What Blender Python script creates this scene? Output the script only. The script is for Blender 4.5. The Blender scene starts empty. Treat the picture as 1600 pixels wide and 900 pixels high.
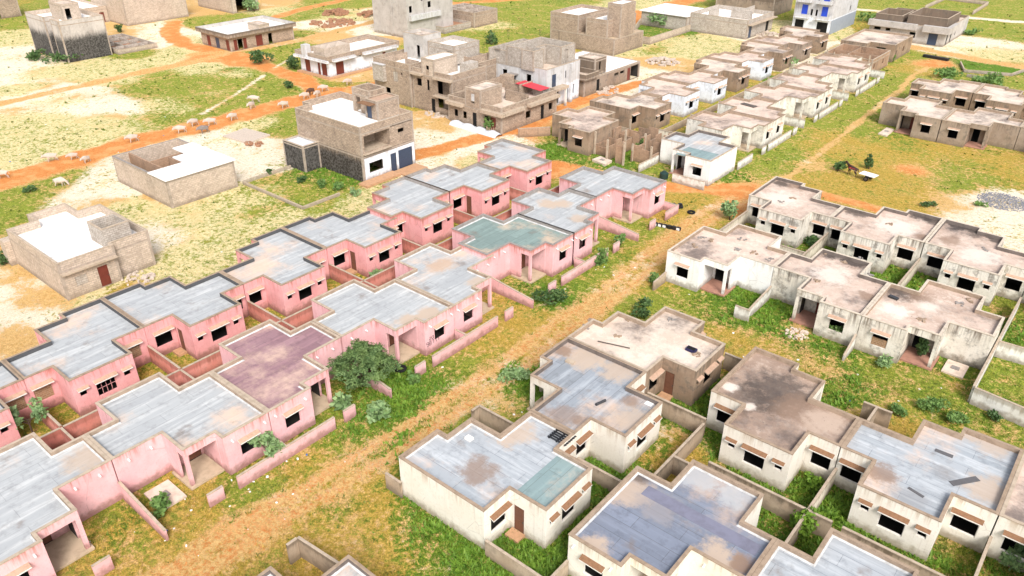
import bpy, bmesh, math, random
import numpy as np
from mathutils import Vector, Matrix, noise as mnoise
random.seed(7); RNG = np.random.default_rng(7)
S = bpy.context.scene
C = S.collection
R = math.radians
PI = math.pi

# ---------------------------------------------------------------- camera, sky, sun, exposure
CAM_H = 37.0; FPX = 1218.18
PITCH, ROLL, YAW = R(29.7401538), R(0.13710725), R(-39.83229301)
fw = Vector((math.cos(PITCH)*math.sin(YAW), math.cos(PITCH)*math.cos(YAW), -math.sin(PITCH)))
r0 = Vector((math.cos(YAW), -math.sin(YAW), 0)); u0 = r0.cross(fw)
rt = r0*math.cos(ROLL)+u0*math.sin(ROLL); up = -r0*math.sin(ROLL)+u0*math.cos(ROLL)
cam = bpy.data.cameras.new('camera'); cam_o = bpy.data.objects.new('camera', cam); C.objects.link(cam_o)
cam_o.matrix_world = Matrix(((rt.x, up.x, -fw.x, 0), (rt.y, up.y, -fw.y, 0), (rt.z, up.z, -fw.z, CAM_H), (0, 0, 0, 1)))
cam.sensor_width = 36; cam.lens = 36*FPX/1600; cam.clip_end = 8000
S.camera = cam_o
W_ = bpy.data.worlds.new('World'); S.world = W_; W_.use_nodes = True
SUN_EL, SUN_AZ = R(44), R(128)            # azimuth clockwise from +y
nt = W_.node_tree; nt.nodes.clear()
sk = nt.nodes.new('ShaderNodeTexSky'); sk.sky_type = 'NISHITA'; sk.sun_disc = False
sk.sun_elevation = SUN_EL; sk.sun_rotation = SUN_AZ; sk.air_density = 1.0; sk.dust_density = 3.0; sk.ozone_density = 0.6
bg = nt.nodes.new('ShaderNodeBackground'); bg.inputs['Strength'].default_value = 0.12
ow = nt.nodes.new('ShaderNodeOutputWorld')
hs = nt.nodes.new('ShaderNodeHueSaturation'); hs.inputs['Saturation'].default_value = .38      # hazy white overcast
nt.links.new(sk.outputs[0], hs.inputs['Color']); nt.links.new(hs.outputs[0], bg.inputs[0]); nt.links.new(bg.outputs[0], ow.inputs[0])
sl = bpy.data.lights.new('sun', 'SUN'); sl.energy = 1.5; sl.angle = R(20); sl.color = (1, .97, .925)
so = bpy.data.objects.new('sun', sl); C.objects.link(so)
sd = Vector((math.sin(SUN_AZ)*math.cos(SUN_EL), math.cos(SUN_AZ)*math.cos(SUN_EL), math.sin(SUN_EL)))
so.rotation_euler = sd.to_track_quat('Z', 'Y').to_euler(); so.location = (0, 0, 80)
S.view_settings.view_transform = 'Standard'; S.view_settings.look = 'None'
S.view_settings.exposure = 1.0; S.view_settings.gamma = 1.0
S.render.engine = 'CYCLES'
S.render.resolution_x = 1024; S.render.resolution_y = 576
S.cycles.max_bounces = 5; S.cycles.diffuse_bounces = 2; S.cycles.transparent_max_bounces = 4

def un(px, py, z=0.0):
    """pixel of the 1600x900 photograph -> point of the level plane at height z"""
    d = rt*(px-800) + up*(450-py) + fw*FPX
    t = (z-CAM_H)/d.z
    return (d.x*t, d.y*t)

# ---------------------------------------------------------------- materials
def srgb(r, g, b):
    f = lambda c: (c/255/12.92 if c/255 <= .04045 else ((c/255+.055)/1.055)**2.4)
    return (f(r), f(g), f(b), 1)
class NT:
    def __init__(s, name):
        s.m = bpy.data.materials.new(name); s.m.use_nodes = True
        s.t = s.m.node_tree; s.b = s.t.nodes['Principled BSDF']; s.b.inputs['Roughness'].default_value = .9
        s.b.inputs['Specular IOR Level'].default_value = .25
        s.geo = s.n('ShaderNodeNewGeometry')
        s.P = s.geo.outputs['Position']
    def n(s, typ, **kw):
        o = s.t.nodes.new(typ)
        for k, v in kw.items(): setattr(o, k, v)
        return o
    def l(s, a, b): s.t.links.new(a, b)
    def val(s, sock, v):
        if isinstance(v, bpy.types.NodeSocket): s.l(v, sock)
        else: sock.default_value = v
    def map(s, vec, scale=(1, 1, 1), rot=(0, 0, 0)):
        o = s.n('ShaderNodeMapping'); s.l(vec, o.inputs[0]); o.inputs['Scale'].default_value = scale; o.inputs['Rotation'].default_value = rot
        return o.outputs[0]
    def noise(s, vec, scale, detail=4, rough=.6, w=None):
        o = s.n('ShaderNodeTexNoise'); s.l(vec, o.inputs['Vector']); o.inputs['Scale'].default_value = scale
        o.inputs['Detail'].default_value = detail; o.inputs['Roughness'].default_value = rough
        return o.outputs['Fac']
    def ramp(s, v, a, b, lo=0, hi=1):
        o = s.n('ShaderNodeMapRange', interpolation_type='SMOOTHSTEP'); s.val(o.inputs[0], v)
        o.inputs[1].default_value = a; o.inputs[2].default_value = b; o.inputs[3].default_value = lo; o.inputs[4].default_value = hi
        return o.outputs[0]
    def math(s, op, a, b=0.0, c=0.0):
        o = s.n('ShaderNodeMath', operation=op); s.val(o.inputs[0], a); s.val(o.inputs[1], b); s.val(o.inputs[2], c)
        return o.outputs[0]
    def mix(s, f, a, b, mode='MIX'):
        o = s.n('ShaderNodeMix', data_type='RGBA', blend_type=mode); s.val(o.inputs[0], f); s.val(o.inputs[6], a); s.val(o.inputs[7], b)
        return o.outputs[2]
    def xyz(s, vec):
        o = s.n('ShaderNodeSeparateXYZ'); s.l(vec, o.inputs[0]); return o.outputs
    def comb(s, x, y, z):
        o = s.n('ShaderNodeCombineXYZ'); s.val(o.inputs[0], x); s.val(o.inputs[1], y); s.val(o.inputs[2], z); return o.outputs[0]
    def rnd(s):
        o = s.n('ShaderNodeObjectInfo'); return o.outputs['Random']
    def offs(s, k=37.0):
        """position shifted per object so that no two things carry the same pattern"""
        o = s.n('ShaderNodeVectorMath', operation='ADD'); s.l(s.P, o.inputs[0])
        r = s.math('MULTIPLY', s.rnd(), k); s.l(s.comb(r, r, 0.0), o.inputs[1]); return o.outputs[0]
    def stains(s, col, lst):
        for px, py, r_, c_, k in lst:
            x0, y0 = un(px, py, 2.94); v = s.n('ShaderNodeVectorMath', operation='DISTANCE'); s.l(s.P, v.inputs[0]); v.inputs[1].default_value = (x0, y0, 2.94)
            d = s.math('ADD', s.math('DIVIDE', v.outputs['Value'], r_), s.math('MULTIPLY', s.math('SUBTRACT', s.noise(s.P, 1.1, 6, .72), .5), 2.2))
            col = s.mix(s.ramp(d, .45, 1.15, k, 0), col, c_)
        return col
    def bump(s, h, st=.3, d=.03):
        o = s.n('ShaderNodeBump'); s.l(h, o.inputs['Height']); o.inputs['Strength'].default_value = st; o.inputs['Distance'].default_value = d
        s.l(o.outputs[0], s.b.inputs['Normal'])
    def done(s, col, rough=None):
        s.val(s.b.inputs['Base Color'], col)
        if rough is not None: s.val(s.b.inputs['Roughness'], rough)
        return s.m

def plaster(name, c1, c2, stain, amt=.5, ztop=3.3, mold=0.0, grime_shade=(.20, .15, .10, 1), band=1.1):
    """painted render: patchy tone, streaks running down from the top, foot darkened by dirt and painted contact shade, optional mould"""
    s = NT(name); z = s.xyz(s.P)[2]
    n1 = s.noise(s.P, .55, 5, .65); n2 = s.noise(s.P, 7, 4, .6)
    col = s.mix(s.ramp(n1, .38, .66), c1, c2)
    col = s.mix(s.math('MULTIPLY', s.rnd(), .28), col, (c1[0]*.86, c1[1]*.80, c1[2]*.78, 1))
    col = s.mix(s.math('MULTIPLY', s.ramp(n2, .5, .75), .22), col, stain)
    ns = s.noise(s.map(s.P, (3.2, 3.2, .10)), 1.0, 5, .75); col = s.mix(s.math('MULTIPLY', s.ramp(ns, .54, .70), .30), col, (c1[0]*.62, c1[1]*.55, c1[2]*.5, 1))
    vo = s.n('ShaderNodeTexVoronoi', feature='DISTANCE_TO_EDGE'); s.l(s.P, vo.inputs['Vector']); vo.inputs['Scale'].default_value = .42
    cr = s.math('MULTIPLY', s.ramp(vo.outputs['Distance'], 0, .012, 1, 0), s.ramp(s.noise(s.P, .6, 2), .5, .6)); col = s.mix(s.math('MULTIPLY', cr, .3), col, (.16, .10, .08, 1))
    st = s.noise(s.map(s.P, (2.6, 2.6, .16)), 1.0, 4, .7)
    near = s.ramp(z, ztop-band, ztop-.02)
    k = s.math('MULTIPLY', s.math('MULTIPLY', s.ramp(st, .46, .66), near), min(1, amt*1.35))
    col = s.mix(k, col, stain)
    rim = s.math('MULTIPLY', s.ramp(s.math('ADD', z, s.math('MULTIPLY', st, .35)), ztop-.02, ztop+.22), amt*1.1)
    col = s.mix(s.math('MINIMUM', rim, .85), col, stain)
    foot = s.ramp(s.math('ADD', z, s.math('MULTIPLY', s.noise(s.P, 2.2, 4), -1.2)), -.5, .22, 1, 0)
    col = s.mix(s.math('MULTIPLY', foot, .72), col, grime_shade)  # foot colour mixes dirt with painted contact shade
    if mold:
        mn = s.noise(s.P, .9, 7, .72); k2 = s.math('MULTIPLY', s.ramp(mn, .5, .64), mold)
        col = s.mix(k2, col, (.11, .10, .085, 1))
        mn = s.noise(s.map(s.P, (1.5, 1.5, .5)), .8, 6, .7); k2 = s.math('MULTIPLY', s.ramp(mn, .52, .7), mold*.8)
        col = s.mix(k2, col, (.28, .22, .15, 1))
    s.bump(s.noise(s.P, 14, 4), .35, .02)
    return s.done(col)

def blockwork(name, c1, c2, mortar, bw=.42, bh=.21, stain=.35, blackz=None):
    s = NT(name); x, y, z = s.xyz(s.P)
    br = s.n('ShaderNodeTexBrick'); s.l(s.comb(s.math('ADD', x, y), z, 0.0), br.inputs['Vector'])
    br.inputs['Color1'].default_value = c1; br.inputs['Color2'].default_value = c2; br.inputs['Mortar'].default_value = mortar
    br.inputs['Scale'].default_value = 1; br.inputs['Mortar Size'].default_value = .024; br.inputs['Bias'].default_value = 0
    br.inputs['Brick Width'].default_value = bw; br.inputs['Row Height'].default_value = bh
    n = s.noise(s.P, .5, 6, .7)
    col = s.mix(s.math('MULTIPLY', s.ramp(n, .42, .7), stain), br.outputs[0], (c2[0]*.55, c2[1]*.5, c2[2]*.45, 1))
    nb = s.noise(s.P, 3.5, 5, .7)
    dp = s.noise(s.map(s.P, (1, 1, .6), (0, 0, 2)), .28, 5, .7); col = s.mix(s.math('MULTIPLY', s.ramp(dp, .50, .66), stain*1.1), col, (.12, .095, .075, 1))
    col = s.mix(s.math('MULTIPLY', s.ramp(nb, .35, .7), .35), col, (min(1, c1[0]*1.3), min(1, c1[1]*1.3), min(1, c1[2]*1.3), 1))
    st = s.noise(s.map(s.P, (1.8, 1.8, .12)), 1.0, 5, .7)
    col = s.mix(s.math('MULTIPLY', s.ramp(st, .52, .75), stain), col, (.10, .085, .07, 1))
    foot = s.ramp(s.math('ADD', z, s.math('MULTIPLY', s.noise(s.P, 2.2, 4), -.9)), -.4, .25, 1, 0)
    col = s.mix(s.math('MULTIPLY', foot, .5), col, (.12, .09, .06, 1))  # darker wall foot: dirt plus contact shade put into the colour
    if blackz:
        lo, hi = blackz
        k = s.ramp(s.math('ADD', z, s.math('MULTIPLY', s.noise(s.map(s.P, (2, 2, .3)), 1.2, 6, .75), -2.2)), lo-1.4, hi-1.1, 1, 0)
        col = s.mix(s.math('MULTIPLY', k, .93), col, s.mix(s.ramp(nb, .4, .6), (.012, .011, .010, 1), (.09, .085, .08, 1)))
    s.bump(s.math('MULTIPLY', br.outputs['Fac'], -1.0), .5, .02)
    return s.done(col)

def membrane(name, c1, c2, seam, along, sand=.45, sandc=(.78, .52, .35, 1), streak=1.0, stains=()):
    """roofing felt laid in strips with sand blown over it"""
    s = NT(name); P = s.offs()
    v = P if along == 'x' else s.map(P, (1, 1, 1), (0, 0, R(90)))
    br = s.n('ShaderNodeTexBrick'); s.l(v, br.inputs['Vector'])
    br.inputs['Color1'].default_value = c1; br.inputs['Color2'].default_value = c2; br.inputs['Mortar'].default_value = seam
    br.inputs['Scale'].default_value = 1; br.inputs['Mortar Size'].default_value = .02; br.inputs['Mortar Smooth'].default_value = .6
    br.inputs['Brick Width'].default_value = 5.2; br.inputs['Row Height'].default_value = 1.0; br.inputs['Bias'].default_value = -.1
    sc = (.18, 2.2, 1)
    st = s.noise(s.map(v, sc), 1.0, 5, .65)
    col = s.mix(s.math('MULTIPLY', s.ramp(st, .45, .7), .75*streak), br.outputs[0], (min(1, c1[0]*1.45), min(1, c1[1]*1.42), min(1, c1[2]*1.38), 1))
    n2 = s.noise(P, 1.5, 6, .7)
    col = s.mix(s.math('MULTIPLY', s.ramp(n2, .48, .7), .45), col, (c2[0]*.62, c2[1]*.60, c2[2]*.60, 1))
    sa = s.math('ADD', s.math('MULTIPLY', s.noise(P, .22, 3, .5), .8), s.math('MULTIPLY', s.noise(P, 2.4, 5, .7), .2))
    col = s.mix(s.math('MULTIPLY', s.ramp(sa, .60-.18*sand, .78-.20*sand), .6), col, sandc)
    dk = s.noise(s.map(P, (1, 1, 1), (0, 0, 1)), .33, 5, .65)
    col = s.mix(s.math('MULTIPLY', s.ramp(dk, .58, .72), .6), col, (.20, .15, .12, 1))
    col = s.stains(col, stains)
    fl = s.noise(P, 11, 3, .7); col = s.mix(s.math('MULTIPLY', s.ramp(fl, .62, .74), .3), col, (.25, .23, .22, 1))
    s.bump(s.math('ADD', s.math('MULTIPLY', br.outputs['Fac'], .6), s.math('MULTIPLY', fl, .5)), .3, .02)
    return s.done(col, .72)

def screed(name, c1, c2, dark=.35, darkc=(.10, .08, .075, 1), bright=.4, stains=()):
    """bare cement roof: pinkish dust, pale drifts, black mould"""
    s = NT(name); P = s.offs()
    a = s.noise(P, .5, 5, .65); b = s.noise(P, 2.2, 6, .72); d = s.noise(s.map(P, (1, 1, 1), (0, 0, 2)), .26, 6, .68)
    col = s.mix(s.ramp(a, .36, .64), c1, c2)
    col = s.mix(s.math('MULTIPLY', s.ramp(b, .48, .62), bright), col, (.80, .68, .58, 1))
    col = s.mix(s.math('MULTIPLY', s.ramp(s.math('ADD', s.math('MULTIPLY', d, .75), s.math('MULTIPLY', b, .25)), .56-.25*dark, .74-.20*dark), .82), col, darkc)
    col = s.stains(col, stains)
    f = s.noise(P, 9, 4, .75)
    col = s.mix(s.math('MULTIPLY', s.ramp(f, .58, .72), .45), col, (.24, .18, .14, 1))
    f2 = s.noise(s.map(P, (1, 1, 1), (0, 0, 1)), 6, 3, .7)
    col = s.mix(s.math('MULTIPLY', s.ramp(f2, .66, .72), .8), col, (.10, .075, .06, 1))
    s.bump(f, .5, .03)
    return s.done(col)

def plain(name, c, rough=.7, var=.25, sc=4.0, spec=.25, metal=0.0):
    s = NT(name); n = s.noise(s.P, sc, 5, .65)
    col = s.mix(s.math('MULTIPLY', s.ramp(n, .4, .7), var), c, (c[0]*.5, c[1]*.48, c[2]*.45, 1))
    s.b.inputs['Specular IOR Level'].default_value = spec; s.b.inputs['Metallic'].default_value = metal
    return s.done(col, rough)

def leafmat(name, c, c2):
    s = NT(name); r = s.n('ShaderNodeNewGeometry').outputs['Random Per Island']
    col = s.mix(r, c, c2)
    n = s.noise(s.P, 1.3, 3); col = s.mix(s.math('MULTIPLY', s.ramp(n, .4, .7), .5), col, (c2[0]*1.3, c2[1]*1.25, c2[2], 1))
    s.b.inputs['Roughness'].default_value = .55
    s.val(s.b.inputs['Base Color'], col)
    tr = s.n('ShaderNodeBsdfTranslucent'); s.l(col, tr.inputs[0])
    ms = s.n('ShaderNodeMixShader'); ms.inputs[0].default_value = .3
    s.l(s.b.outputs[0], ms.inputs[1]); s.l(tr.outputs[0], ms.inputs[2])
    s.l(ms.outputs[0], s.t.nodes['Material Output'].inputs[0])
    return s.m

M = {}
M['pink'] = plaster('pink_render', (.77, .435, .445, 1), (.83, .52, .53, 1), (.42, .17, .13, 1), .6, grime_shade=(.22, .10, .07, 1))
M['pink_deep'] = plaster('pink_render_deep', (.74, .345, .34, 1), (.80, .42, .415, 1), (.40, .14, .10, 1), .6, grime_shade=(.18, .08, .05, 1))
M['pink_low'] = plaster('pink_yard_render', (.66, .25, .20, 1), (.72, .33, .28, 1), (.36, .13, .09, 1), .5, 1.2, grime_shade=(.20, .09, .06, 1), band=.5)
M['cream'] = plaster('cream_render', (.76, .71, .615, 1), (.80, .76, .68, 1), (.42, .30, .19, 1), .45, grime_shade=(.25, .19, .11, 1))
M['white'] = plaster('white_render', (.84, .83, .80, 1), (.80, .79, .76, 1), (.42, .36, .28, 1), .4, mold=.08)
M['bluewhite'] = plaster('bluish_white_render', (.78, .82, .88, 1), (.70, .74, .80, 1), (.40, .36, .32, 1), .5, mold=.25)
M['grimy'] = plaster('weathered_whitewash', (.76, .72, .64, 1), (.64, .59, .50, 1), (.18, .14, .11, 1), .85, mold=.6, band=1.8)
M['grimywhite'] = plaster('stained_whitewash', (.80, .79, .75, 1), (.66, .62, .54, 1), (.26, .21, .15, 1), .8, mold=.45, band=1.5)
M['palegreen'] = plaster('pale_greenish_render', (.78, .75, .67, 1), (.70, .67, .58, 1), (.34, .28, .20, 1), .7, mold=.42, band=1.5)
M['raw'] = plaster('raw_brown_cement', (.29, .20, .135, 1), (.38, .28, .20, 1), (.13, .10, .07, 1), .7, mold=.55, band=1.4)
M['rawgrey'] = plaster('raw_grey_cement', (.35, .28, .22, 1), (.28, .21, .155, 1), (.16, .12, .09, 1), .8, mold=.5, band=1.4)
M['concrete'] = plaster('tall_grey_cement', (.44, .41, .38, 1), (.52, .49, .46, 1), (.24, .20, .17, 1), .4, ztop=12, mold=.25)
M['yardgrey'] = plaster('grey_yard_cement', (.42, .32, .23, 1), (.50, .40, .30, 1), (.16, .12, .08, 1), .6, 1.4, mold=.3, band=.6)
M['yardcream'] = plaster('cream_yard_cement', (.70, .62, .50, 1), (.76, .70, .58, 1), (.30, .23, .16, 1), .6, 1.4, mold=.2, band=.6)
M['yardwhite'] = plaster('white_yard_cement', (.80, .79, .75, 1), (.72, .70, .65, 1), (.34, .29, .22, 1), .6, 1.2, mold=.2, band=.6)
M['block'] = blockwork('sandcrete_blockwork', (.47, .36, .27, 1), (.29, .215, .16, 1), (.21, .17, .14, 1))
M['blockpink'] = blockwork('pale_blockwork', (.58, .47, .375, 1), (.43, .34, .265, 1), (.34, .29, .245, 1), stain=.2)
M['blockgrey'] = blockwork('grey_blockwork', (.52, .46, .40, 1), (.36, .31, .26, 1), (.26, .23, .20, 1), stain=.3)
M['blockbrown'] = blockwork('brown_blockwork', (.42, .27, .18, 1), (.35, .22, .14, 1), (.30, .22, .16, 1), stain=.5)
M['blockblack'] = blockwork('blockwork_black_foot', (.50, .37, .27, 1), (.34, .24, .17, 1), (.25, .20, .16, 1), blackz=(2.6, 4.0))
M['cementblack'] = blockwork('cement_black_foot', (.52, .47, .43, 1), (.46, .42, .39, 1), (.48, .44, .41, 1), bw=3, bh=2.5, blackz=(4.0, 5.4))
M['coping'] = plain('coping_cement', (.36, .265, .19, 1), .9, .55, 2.5)
M['copingpale'] = plain('pale_coping_cement', (.47, .375, .285, 1), .9, .5, 2.5)
M['beam'] = plain('beam_cement', (.40, .33, .27, 1), .9, .55, 2)
M['copinglight'] = plain('light_cement_coping', (.60, .51, .41, 1), .9, .5, 2.5)
M['copinggrey'] = plain('grey_coping_cement', (.30, .27, .25, 1), .9, .5, 2.5)
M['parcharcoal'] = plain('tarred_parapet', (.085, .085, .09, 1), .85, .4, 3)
M['parbrown'] = plain('parapet_cement', (.36, .27, .20, 1), .9, .6, 2)
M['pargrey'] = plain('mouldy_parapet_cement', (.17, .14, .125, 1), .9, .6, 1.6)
M['flash'] = plain('whitewashed_flashing', (.55, .55, .55, 1), .8, .6, 2)
M['feltA'] = membrane('blue_grey_felt_long', (.42, .43, .436, 1), (.37, .38, .39, 1), (.27, .275, .28, 1), 'y')
M['feltB'] = membrane('blue_grey_felt_cross', (.39, .41, .435, 1), (.32, .35, .38, 1), (.19, .205, .225, 1), 'x', .35)
M['feltsand'] = membrane('sandy_felt', (.42, .43, .436, 1), (.37, .38, .39, 1), (.27, .275, .28, 1), 'y', .55)
M['feltC'] = membrane('slate_blue_felt', (.25, .29, .39, 1), (.20, .235, .31, 1), (.13, .14, .17, 1), 'x', .42, (.60, .42, .29, 1), streak=.45)
M['feltpurple'] = membrane('purple_felt', (.31, .185, .205, 1), (.255, .145, .165, 1), (.17, .105, .12, 1), 'y', .6, (.74, .53, .40, 1), streak=.6)
M['feltteal'] = membrane('teal_felt', (.23, .30, .28, 1), (.185, .245, .23, 1), (.13, .165, .16, 1), 'y', .4, streak=.5)
M['feltdark'] = membrane('dark_worn_felt', (.28, .30, .335, 1), (.22, .235, .26, 1), (.13, .13, .145, 1), 'y', .75, streak=.9)
M['scr'] = screed('pink_dusty_screed', (.68, .535, .445, 1), (.56, .42, .34, 1), .42)
M['scrdark'] = screed('mouldy_screed', (.68, .54, .46, 1), (.54, .41, .335, 1), .66)
M['scrburnt'] = screed('blackened_screed', (.44, .315, .235, 1), (.36, .255, .19, 1), .50, (.075, .055, .042, 1), .25)
TAN = (.50, .385, .295, 1); BRN = (.26, .17, .12, 1); DRK = (.07, .055, .048, 1); SOOT = (.05, .042, .04, 1); PAL = (.74, .64, .56, 1)
fA = ((.42, .43, .436, 1), (.37, .38, .39, 1), (.27, .275, .28, 1)); fB = ((.39, .41, .435, 1), (.32, .35, .38, 1), (.19, .205, .225, 1))
M['roofA'] = membrane('pale_felt_brown_stain', *fB, 'x', .3, stains=[(745, 735, 1.5, BRN, .75), (800, 675, 1.7, TAN, .8), (715, 665, 1.0, TAN, .7)])
M['roofB'] = membrane('worn_felt_tan_stains', (.30, .325, .36, 1), (.24, .26, .285, 1), (.14, .14, .155, 1), 'y', .5, stains=[(915, 560, 1.8, TAN, .85), (965, 580, 1.6, TAN, .8), (880, 650, 1.5, BRN, .6), (985, 655, 1.8, TAN, .75), (880, 548, .9, BRN, .8), (985, 625, .8, BRN, .7), (920, 665, 1.3, BRN, .5)])
M['roofD1'] = membrane('slate_felt_sand_edges', (.215, .24, .305, 1), (.17, .19, .24, 1), (.11, .12, .14, 1), 'x', .25, (.60, .42, .29, 1), streak=.45, stains=[(985, 765, 1.6, TAN, .8), (1000, 742, .9, DRK, .7), (1090, 745, 1.5, (.42, .44, .46, 1), .7), (1150, 775, 1.4, (.46, .47, .48, 1), .7), (930, 855, 1.0, TAN, .9), (1120, 870, 1.3, TAN, .9), (1160, 880, .8, BRN, .9), (1030, 790, 1.6, (.30, .27, .27, 1), .6)])
M['roofE2'] = membrane('pale_felt_tan_corner', *fB, 'x', .25, stains=[(1550, 770, 1.8, TAN, .8), (1545, 690, 1.6, TAN, .7), (1380, 740, 1.1, BRN, .8), (1420, 780, 1.4, (.26, .25, .25, 1), .5), (1480, 740, .9, (.26, .25, .25, 1), .5)])
M['roofP4'] = membrane('felt_round_sand_stain', *fA, 'y', .25, stains=[(690, 415, 1.5, (.50, .35, .25, 1), .85), (745, 440, 1.1, TAN, .8)])
M['roofP6'] = membrane('felt_long_sand_stain', *fA, 'y', .25, stains=[(855, 322, 1.4, TAN, .9), (875, 322, 1.4, TAN, .9), (905, 345, 1.2, TAN, .8), (925, 310, .9, BRN, .6)])
M['roofP3'] = membrane('felt_sandy_front', *fA, 'y', .2, stains=[(640, 500, 1.2, TAN, .9), (670, 490, 1.2, TAN, .9)])
M['roofP0'] = membrane('felt_small_sand', *fA, 'y', .15, stains=[(135, 715, 1.6, TAN, .75)])
M['scrburnt'] = screed('blackened_screed', (.40, .29, .225, 1), (.31, .22, .17, 1), .3, bright=.2, stains=[(1215, 612, 2.7, SOOT, .7), (1170, 622, 2.2, DRK, .6), (1250, 640, 2.0, BRN, .7), (1140, 605, .7, PAL, .9), (1170, 635, .5, PAL, .8), (1290, 660, 1.6, (.50, .38, .30, 1), .8)])
M['scrF2'] = screed('pink_screed_black_rim', (.60, .465, .385, 1), (.47, .345, .275, 1), 0.37, stains=[(1300, 397, 1.3, SOOT, .9), (1335, 408, 1.6, SOOT, .9), (1370, 432, 1.2, DRK, .8), (1355, 463, 1.0, BRN, .8), (1300, 430, 2.0, PAL, .7)])
M['scrF3'] = screed('pink_screed_black_corner', (.60, .465, .385, 1), (.47, .345, .275, 1), 0.32, stains=[(1410, 455, 1.9, DRK, .85), (1440, 465, 1.4, BRN, .7), (1400, 485, 1.4, PAL, .85), (1450, 480, 1.0, PAL, .7)])
M['scrG3'] = screed('pink_screed_black_top', (.60, .465, .385, 1), (.47, .345, .275, 1), 0.37, stains=[(1500, 352, 1.8, SOOT, .9), (1530, 362, 1.8, DRK, .85), (1560, 375, 1.2, SOOT, .8), (1485, 375, 1.2, BRN, .7), (1530, 400, 2.2, PAL, .7)])
M['scrG2'] = screed('pale_screed_black_top', (.60, .465, .385, 1), (.47, .345, .275, 1), 0.32, stains=[(1340, 332, 1.3, DRK, .8), (1440, 338, 1.4, SOOT, .9), (1460, 345, 1.2, DRK, .8), (1400, 355, 2.4, PAL, .8), (1440, 370, .8, BRN, .8)])
M['scrG1'] = screed('pale_screed_dark_top', (.60, .465, .385, 1), (.47, .345, .275, 1), 0.24, stains=[(1222, 287, 1.2, DRK, .85), (1250, 292, 1.4, BRN, .85), (1220, 310, 2.4, PAL, .7)])
M['scrwhite'] = screed('new_white_screed', (.90, .88, .86, 1), (.86, .83, .80, 1), 0, bright=.1)
M['scrpale'] = screed('pale_screed', (.70, .58, .485, 1), (.58, .46, .37, 1), .42)
M['canopy'] = plain('dusty_canopy', (.48, .32, .23, 1), .9, .4, 4)
M['rust'] = plain('rust_brown_canopy', (.25, .135, .075, 1), .9, .5, 6)
M['edge'] = plain('white_edge', (.80, .76, .71, 1), .8, .2, 4)
M['door'] = plain('dark_red_door', (.16, .035, .025, 1), .5, .3, 3, .4)
M['doorbrown'] = plain('brown_wood_door', (.17, .075, .045, 1), .6, .35, 3, .3)
M['doorblue'] = plain('navy_metal_door', (.035, .055, .10, 1), .45, .2, 3, .5)
M['bluewin'] = plain('blue_shutter', (.02, .07, .55, 1), .5, .1, 3, .5)
M['dark'] = plain('painted_inner_shade', (.012, .011, .011, 1), .9, .1)  # near-black panels: shade inside doorways and the crate, painted as colour
M['room'] = plain('painted_room_shade', (.045, .04, .037, 1), .95, .3)  # inner walls and floors coloured near black, room shade painted in
M['glassdark'] = plain('dark_pane', (.02, .022, .025, 1), .2, .1, 3, .6)
M['brickfill'] = blockwork('brick_infill', (.34, .20, .11, 1), (.26, .15, .085, 1), (.40, .28, .18, 1), .3, .16)
M['redfloor'] = plain('red_cement_floor', (.42, .22, .16, 1), .7, .4, 2)
M['floor'] = plain('dusty_cement_floor', (.52, .40, .28, 1), .85, .4, 2)
M['slab'] = plain('pale_cement_slab', (.70, .56, .46, 1), .9, .45, 2)
M['white_pl'] = plain('white_plastic', (.85, .85, .85, 1), .5, .1)
M['black_pl'] = plain('black_plastic', (.012, .013, .016, 1), .5, .2, 4, .5)
M['tarp'] = plain('grey_white_tarpaulin', (.62, .64, .68, 1), .6, .3, 2)
M['redtin'] = plain('red_tin', (.62, .05, .07, 1), .5, .2)
M['rubber'] = plain('tyre_rubber', (.014, .014, .014, 1), .85, .2)
M['steel'] = plain('bare_steel', (.16, .13, .11, 1), .6, .3, 6, .5, .6)
M['wood'] = plain('grey_wood', (.36, .27, .19, 1), .9, .4, 5)
M['stone'] = plain('pale_stone', (.78, .74, .70, 1), .9, .3, 5)
M['tile'] = plain('terracotta_step', (.52, .30, .17, 1), .8, .4, 3)
M['rubble'] = plain('broken_block', (.60, .50, .42, 1), .95, .4, 5)
M['brickraw'] = plain('mud_brick', (.38, .20, .12, 1), .95, .4, 5)
M['gravel'] = plain('grey_gravel', (.30, .30, .33, 1), .9, .5, 9)
M['bark'] = plain('bark', (.10, .065, .045, 1), .95, .4, 6)
M['hide_white'] = plain('pale_hide', (.56, .47, .40, 1), .8, .3, 3)
M['hide_brown'] = plain('brown_hide', (.12, .065, .045, 1), .8, .3, 3)
M['hide_grey'] = plain('grey_hide', (.26, .22, .20, 1), .8, .5, 3)
M['hide_bay'] = plain('bay_hide', (.042, .016, .010, 1), .5, .4, 3, .4)
M['thorn'] = leafmat('thorn_leaves', (.05, .115, .034, 1), (.21, .30, .12, 1))
M['leaf'] = leafmat('broad_leaves', (.09, .19, .045, 1), (.22, .34, .11, 1))
M['leafpale'] = leafmat('pale_broad_leaves', (.14, .25, .09, 1), (.32, .45, .22, 1))
M['leafdark'] = leafmat('dark_leaves', (.045, .10, .035, 1), (.12, .20, .07, 1))
M['grass'] = leafmat('grass_blades', (.16, .22, .03, 1), (.36, .36, .075, 1))
M['weed'] = leafmat('weed_leaves', (.085, .19, .022, 1), (.21, .34, .045, 1))
M['tuss'] = leafmat('tussock_blades', (.075, .13, .018, 1), (.20, .25, .045, 1))
M['dry'] = leafmat('dry_grass_blades', (.42, .29, .07, 1), (.60, .42, .13, 1))
M['litter'] = plain('white_litter', (.85, .85, .83, 1), .6, .1)
M['litterblue'] = plain('blue_litter', (.05, .15, .45, 1), .6, .1)

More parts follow.
